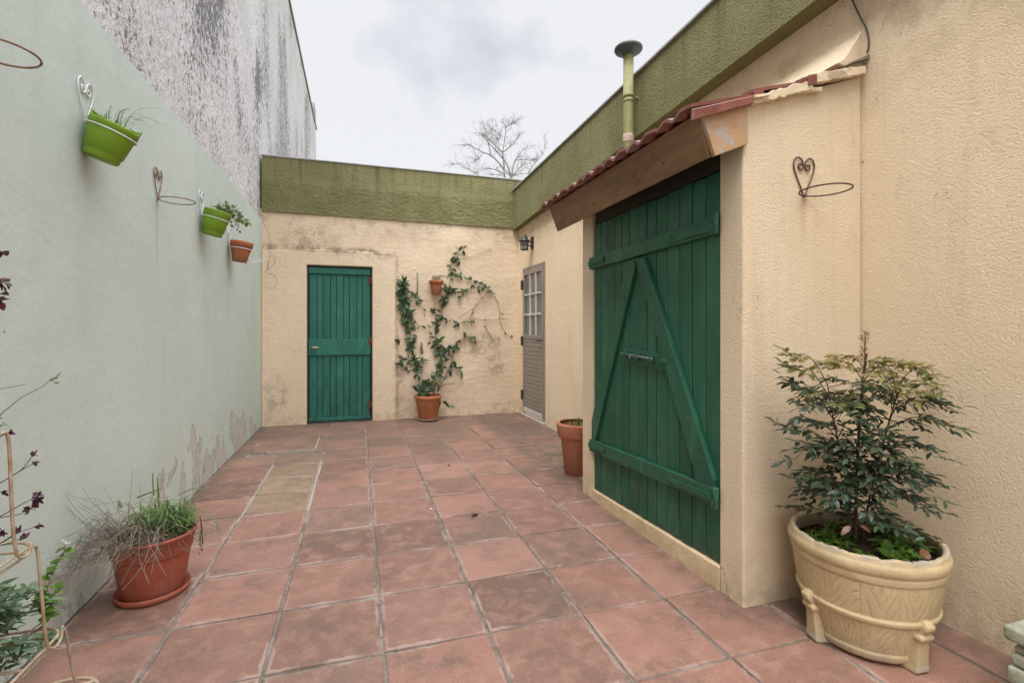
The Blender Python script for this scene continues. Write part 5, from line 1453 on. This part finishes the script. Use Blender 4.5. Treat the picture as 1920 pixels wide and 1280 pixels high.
# dark dried flower heads
b = V((-.95, 1.10, .74))
t_ = thing('dried_flowers', tuple(b), 'thin stalks of dark purple dried flower heads leaning out from the wire stand', 'dried flowers')
bs, bl = NB(), NB()
for pts in (((-60, 935), (0, 905), (40, 880), (60, 855)), ((-60, 935), (0, 905), (45, 878), (64, 868)), ((-60, 1000), (0, 968), (40, 945), (63, 933)), ((-60, 985), (0, 970), (40, 962), (62, 945)), ((-60, 1050), (0, 1018), (30, 1000), (70, 986)), ((-40, 1030), (0, 1018), (25, 1003), (33, 996)), ((-60, 1040), (0, 1022), (25, 1015), (42, 1007)), ((-60, 840), (-10, 825), (10, 812), (18, 810)), ((-60, 960), (-20, 970), (0, 990), (4, 996)), ((-60, 930), (-20, 925), (0, 922), (6, 922))):
    P = smoothline([b] + [lp(x, y, -.80 - .02 * (i == 0)) for i, (x, y) in enumerate(pts)], 5); tube(bs, P, [.0016, .0009], 4)
    e = P[-1]; d = (P[-1] - P[-3]).normalized(); bl = NB()
    for j in range(9):
        q = (d + rdir() * .6).normalized(); l_ = U(.009, .017); leaf(bl, e + rdir() * .003, q, rdir(), l_, l_ * .55, .3, random.random() * .35)
    obj('flower_head', bl, M['purple'], t_)
for x, y in ((70, 930), (66, 944), (55, 955), (72, 938)):
    bl = NB()
    for j in range(8): q = rdir(); leaf(bl, lp(x, y, -.80), q, rdir(), .014, .008, .3, random.random() * .3)
    obj('flower_head', bl, M['purple'], t_)
obj('stems', bs, M['stemdark'], t_)
# grassy sprig and white flower
b = V((-.95, 1.12, 1.05))
t_ = thing('flower_sprig', tuple(b), 'single bent stalk with green and red buds against the pale wall at the left edge', 'plant')
bs, bl = NB(), NB()
P = smoothline([b, lp(-60, 810, -.86), lp(8, 770), lp(40, 745), (lp(75, 727)), lp(95, 712), lp(110, 704)], 5); tube(bs, P, [.0018, .0009], 4)
tube(bs, smoothline([b, lp(-40, 738), lp(0, 729), lp(50, 720)], 4), [.0016, .0008], 4)
for x, y in ((100, 708), (106, 705), (98, 712), (94, 714), (101, 719), (98, 716), (92, 712)):
    bl = NB(); leaf(bl, lp(x, y), V((.3, .8, .3)) + rdir() * .5, rdir(), .018, .006, .2, U(.2, .8)); obj('bud', bl, M['sage'], t_)
bl = NB()
for x, y in ((5, 790), (3, 800), (8, 795), (0, 785)): leaf(bl, lp(x, y), rdir(), rdir(), .02, .012, .3, U(.5, 1))
obj('stems', bs, M['stem'], t_); obj('flower', bl, M['sage'], t_)
# sage green plant at the bottom
b = V((-.95, 1.28, .43))
t_ = thing('sage_plant', tuple(b), 'bushy grey green sage like plant in the lower left corner on the wire stand', 'plant')
bs, bl = NB(), NB()
random.seed(5)
for k in range(38):
    px, py = U(-60, 92), U(1095, 1245)
    e = lp(px, py, U(-.95, -.80)); tube(bs, smoothline([b, (b + e) / 2 + V((0, 0, .05)), e], 4), [.002, .001], 4)
    ax = (e - b).normalized()
    for j in range(11):
        a = j * 2.4; d = (V((cos(a), sin(a) * .9, .25 + .06 * j)) + V((.25, -.1, 0))).normalized(); l_ = U(.028, .05)
        leaf(bl, e - V((0, 0, .003 * j)), d, V((U(-.3, .3), U(-.3, .3), 1)), l_, l_ * U(.3, .42), U(.1, .5), random.random())
obj('stems', bs, M['stem'], t_); obj('leaves', bl, M['sage'], t_)
b = V((-.95, 1.28, .43))
t_ = thing('weedy_plant', tuple(b), 'upright pale green plant with lobed leaves and tiny buds beside the wire stand leg', 'plant')
bs, bl = NB(), NB()
for pts, n_ in ((((60, 1190), (80, 1130), (100, 1070), (118, 1040), (122, 1022)), 22), (((60, 1180), (72, 1140), (82, 1105)), 18), (((70, 1180), (95, 1120), (110, 1095)), 16)):
    P = smoothline([b] + [lp(x, y, -.84) for x, y in pts], 6); tube(bs, P, [.0022, .001], 5)
    for j in range(n_):
        t = .45 + .5 * (j + U(0, 1)) / n_; p_ = P[int(t * (len(P) - 1))]; d = rdir(); d.z = abs(d.z) * .4; l_ = U(.022, .04) * (1.15 - t * .5)
        leaf(bl, p_, d, (U(-.4, .4), U(-.4, .2), 1), l_, l_ * .8, .3, random.random() * .8)
obj('stems', bs, M['stem'], t_); obj('leaves', bl, M['weed'], t_)
bm = NB()
for x, y in ((115, 1017), (121, 1015), (127, 1017), (133, 1021), (141, 1026)):
    for j in range(6): leaf(bm, lp(x, y, -.84), rdir(), rdir(), .009, .006, .2, random.random())
obj('flowers', bm, M['petal'], t_)

# ------------------------------------------------------------------ bare tree behind the back wall
tr = thing('bare_tree', (6.1, 20, -.05), 'leafless tree standing behind the olive parapet of the back wall', 'tree')
random.seed(11)
TY = 20
def tz(x, y, dy=0): return onY(830 + x * .1406, 200 + y * .1406, TY + dy)
limbs = [[(830, 1000), (820, 850), (810, 700), (800, 610), (825, 450), (840, 280), (790, 210)], [(915, 1000), (900, 900), (850, 760), (780, 670), (700, 580), (600, 470), (520, 370), (430, 300)],
    [(820, 850), (740, 740), (640, 650), (540, 610), (430, 550), (340, 505), (200, 520)], [(915, 960), (940, 800), (970, 710), (1030, 630), (1065, 580), (1120, 540)],
    [(1140, 980), (1160, 860), (1240, 740), (1330, 640), (1360, 550), (1355, 440)], [(800, 610), (730, 550), (640, 460), (580, 400), (540, 380)], [(800, 610), (880, 550), (970, 470), (1020, 380)],
    [(500, 950), (420, 880), (300, 820), (210, 770), (110, 765)], [(640, 650), (610, 500), (590, 400), (575, 330)], [(830, 900), (750, 860), (650, 830), (560, 835), (460, 880)],
    [(915, 950), (980, 910), (1150, 890), (1250, 880)], [(800, 400), (760, 370), (680, 310), (590, 245)], [(970, 715), (1100, 710), (1210, 720)], [(830, 940), (760, 910), (650, 910)], [(540, 620), (480, 690), (430, 740)], [(840, 280), (900, 240), (960, 220)], [(930, 930), (1020, 820), (1100, 780)], [(700, 580), (720, 480), (760, 440)]]
bt, bb = NB(), NB()
fork = tz(860, 1500)
tube(bt, smoothline([V((fork.x + .1, TY, -.1)), V((fork.x + .05, TY, 2.5)), fork], 6), [.17, .10], 10); bt_join = fork
rad0 = [.045, .042, .03, .034, .026, .024, .024, .02, .02, .022, .024, .018, .016, .018, .015, .015, .018, .014]
for limb, r0 in zip(limbs, rad0):
    dy = U(-.8, .8); P = [tz(x, y, dy * i / len(limb)) for i, (x, y) in enumerate(limb)]
    if limb[0][1] >= 940: P = [fork + (P[0] - fork) * .0, fork + (P[0] - fork) * .6 + V((0, .1, -.1))] + P
    P = smoothline(P, 6); n = len(P); tube(bb, P, [r0 * 1.15, .007], 5)
    for j in range(20):
        i = int(n * (.25 + .74 * random.random())); i = min(i, n - 2); d = (P[i + 1] - P[i]).normalized()
        q = V((U(-1, 1), U(-.7, .7), U(-.5, .8))); q = (q + d * .7).normalized(); L_ = U(.15, .65) * (1.15 - i / n * .5)
        A = P[i]; Bq = A + q * L_ * .5 + V((U(-.05, .05), 0, U(-.02, .08))); C_ = A + q * L_ + V((U(-.1, .1), 0, U(-.05, .12)))
        tube(bb, [A, Bq, C_], [.006, .003], 4)
        for m_ in range(4):
            s_ = U(.25, 1); A2 = A + (C_ - A) * s_; q2 = (q + V((U(-1, 1), U(-.8, .8), U(-.7, .9)))).normalized(); l2 = U(.08, .32)
            tube(bb, [A2, A2 + q2 * l2 * .5, A2 + q2 * l2 + V((U(-.03, .03), 0, U(-.03, .05)))], [.0034, .0018], 3)
obj('trunk', bt, M['bark'], tr); obj('crown', bb, M['bark'], tr)

# ------------------------------------------------------------------ litter on the paving
random.seed(3)
lit = mat_leaf('dead_leaf', [(0, (.05, .03, .02)), (1, (.22, .13, .07))], .1, .8)
def fl_at(x, y): r = ray(x, y); return r * (-(CH - .003) / r.z) + V((0, 0, CH))
for x, y, s_, lab in ((346, 1115, .02, 'dark dry leaf fragment on the paving beside the red pot'), (984, 830, .03, 'curled brown leaf on the paving before the grey metal door'), (896, 962, .05, 'thin green brown leaf blade lying in a joint in mid paving'), (1012, 954, .018, 'small dark leaf scrap near the shed threshold'), (843, 874, .03, 'small brown twig lying on the far paving left of the tall pot')):
    p = fl_at(x, y); bm = NB(); a = U(0, 6.28); leaf(bm, p, V((cos(a), sin(a), .05)), (0, 0, 1), s_ * 1.6, s_ * .7, -.2, U(0, 1))
    tag(obj('fallen_leaf', bm, lit, org=tuple(p)), lab, 'leaf', 'leaf litter on the paving')
white = mat_plain('white_chip', (.75, .74, .72), (.8, .79, .77), 20, .8)
p = fl_at(808, 953); bm = NB(); bmesh.ops.create_icosphere(bm, subdivisions=1, radius=.008, matrix=Matrix.Translation(p) @ Matrix.Diagonal((1, .8, .4, 1)))
tag(obj('pebble', bm, white, org=tuple(p)), 'tiny white chip lying on the middle of the paving', 'pebble')

for o in (gw, bw, rw, nb, pd, md, sd, sh): o['kind'] = 'thing'
# ------------------------------------------------------------------ light
w = bpy.data.worlds.new('World'); S.world = w; w.use_nodes = True; nt = w.node_tree; nt.nodes.clear()
def wn_(t, **k):
    n_ = nt.nodes.new(t)
    for a_, b_ in k.items(): setattr(n_, a_, b_)
    return n_
SUN_EL, SUN_AZ = R(62), R(-150)
sky = wn_('ShaderNodeTexSky', sky_type='NISHITA'); sky.sun_disc = False; sky.sun_elevation = SUN_EL; sky.sun_rotation = SUN_AZ; sky.dust_density = 3
tc = wn_('ShaderNodeTexCoord'); sep = wn_('ShaderNodeSeparateXYZ'); nt.links.new(tc.outputs['Generated'], sep.inputs[0])
mp = wn_('ShaderNodeMapping'); mp.inputs['Scale'].default_value = (1, 1, 1.7); nt.links.new(tc.outputs['Generated'], mp.inputs[0])
nz_ = wn_('ShaderNodeTexNoise'); nz_.inputs['Scale'].default_value = 1.7; nz_.inputs['Detail'].default_value = 6; nz_.inputs['Roughness'].default_value = .52; nz_.inputs['Distortion'].default_value = .3; nt.links.new(mp.outputs[0], nz_.inputs['Vector'])
cr = wn_('ShaderNodeValToRGB'); nt.links.new(nz_.outputs[0], cr.inputs[0]); e_ = cr.color_ramp.elements
e_[0].position = .38; e_[0].color = (.31, .34, .41, 1); e_[1].position = .58; e_[1].color = (.60, .605, .62, 1)
# clouds grow brighter towards the zenith
mr = wn_('ShaderNodeMapRange'); nt.links.new(sep.outputs[2], mr.inputs[0])
for i, v in enumerate((.575, .95, 1.0, 5.9)): mr.inputs[1 + i].default_value = v
mb = wn_('ShaderNodeMapRange'); nt.links.new(sep.outputs[1], mb.inputs[0])
for i, v in enumerate((.15, -.7, 1.0, 2.2)): mb.inputs[1 + i].default_value = v
mm = wn_('ShaderNodeMath', operation='MULTIPLY'); nt.links.new(mr.outputs[0], mm.inputs[0]); nt.links.new(mb.outputs[0], mm.inputs[1])
sc_ = wn_('ShaderNodeVectorMath', operation='SCALE'); nt.links.new(cr.outputs[0], sc_.inputs[0]); nt.links.new(mm.outputs[0], sc_.inputs['Scale'])
bg1 = wn_('ShaderNodeBackground'); nt.links.new(sc_.outputs[0], bg1.inputs[0]); bg1.inputs[1].default_value = .95
bg2 = wn_('ShaderNodeBackground'); nt.links.new(sky.outputs[0], bg2.inputs[0]); bg2.inputs[1].default_value = .1
mx = wn_('ShaderNodeMixShader'); mx.inputs[0].default_value = .92; nt.links.new(bg2.outputs[0], mx.inputs[1]); nt.links.new(bg1.outputs[0], mx.inputs[2])
wo = wn_('ShaderNodeOutputWorld'); nt.links.new(mx.outputs[0], wo.inputs[0])
sl = bpy.data.lights.new('sun', 'SUN'); sl.energy = 2.0; sl.angle = R(32); sl.color = (1, .96, .9)
so = bpy.data.objects.new('sun', sl); COL.objects.link(so)
# direction towards the sun: behind the camera, a little to the left
az = R(222); dirv = V((cos(az) * cos(SUN_EL), sin(az) * cos(SUN_EL), sin(SUN_EL)))
so.rotation_euler = dirv.to_track_quat('Z', 'Y').to_euler()
sky.sun_rotation = math.atan2(dirv.x, dirv.y)
S.view_settings.view_transform = 'Standard'; S.view_settings.look = 'None'; S.view_settings.exposure = .68; S.view_settings.gamma = 1
S.render.engine = 'CYCLES'
S.cycles.max_bounces = 8; S.cycles.diffuse_bounces = 5
S.cycles.use_denoising = True
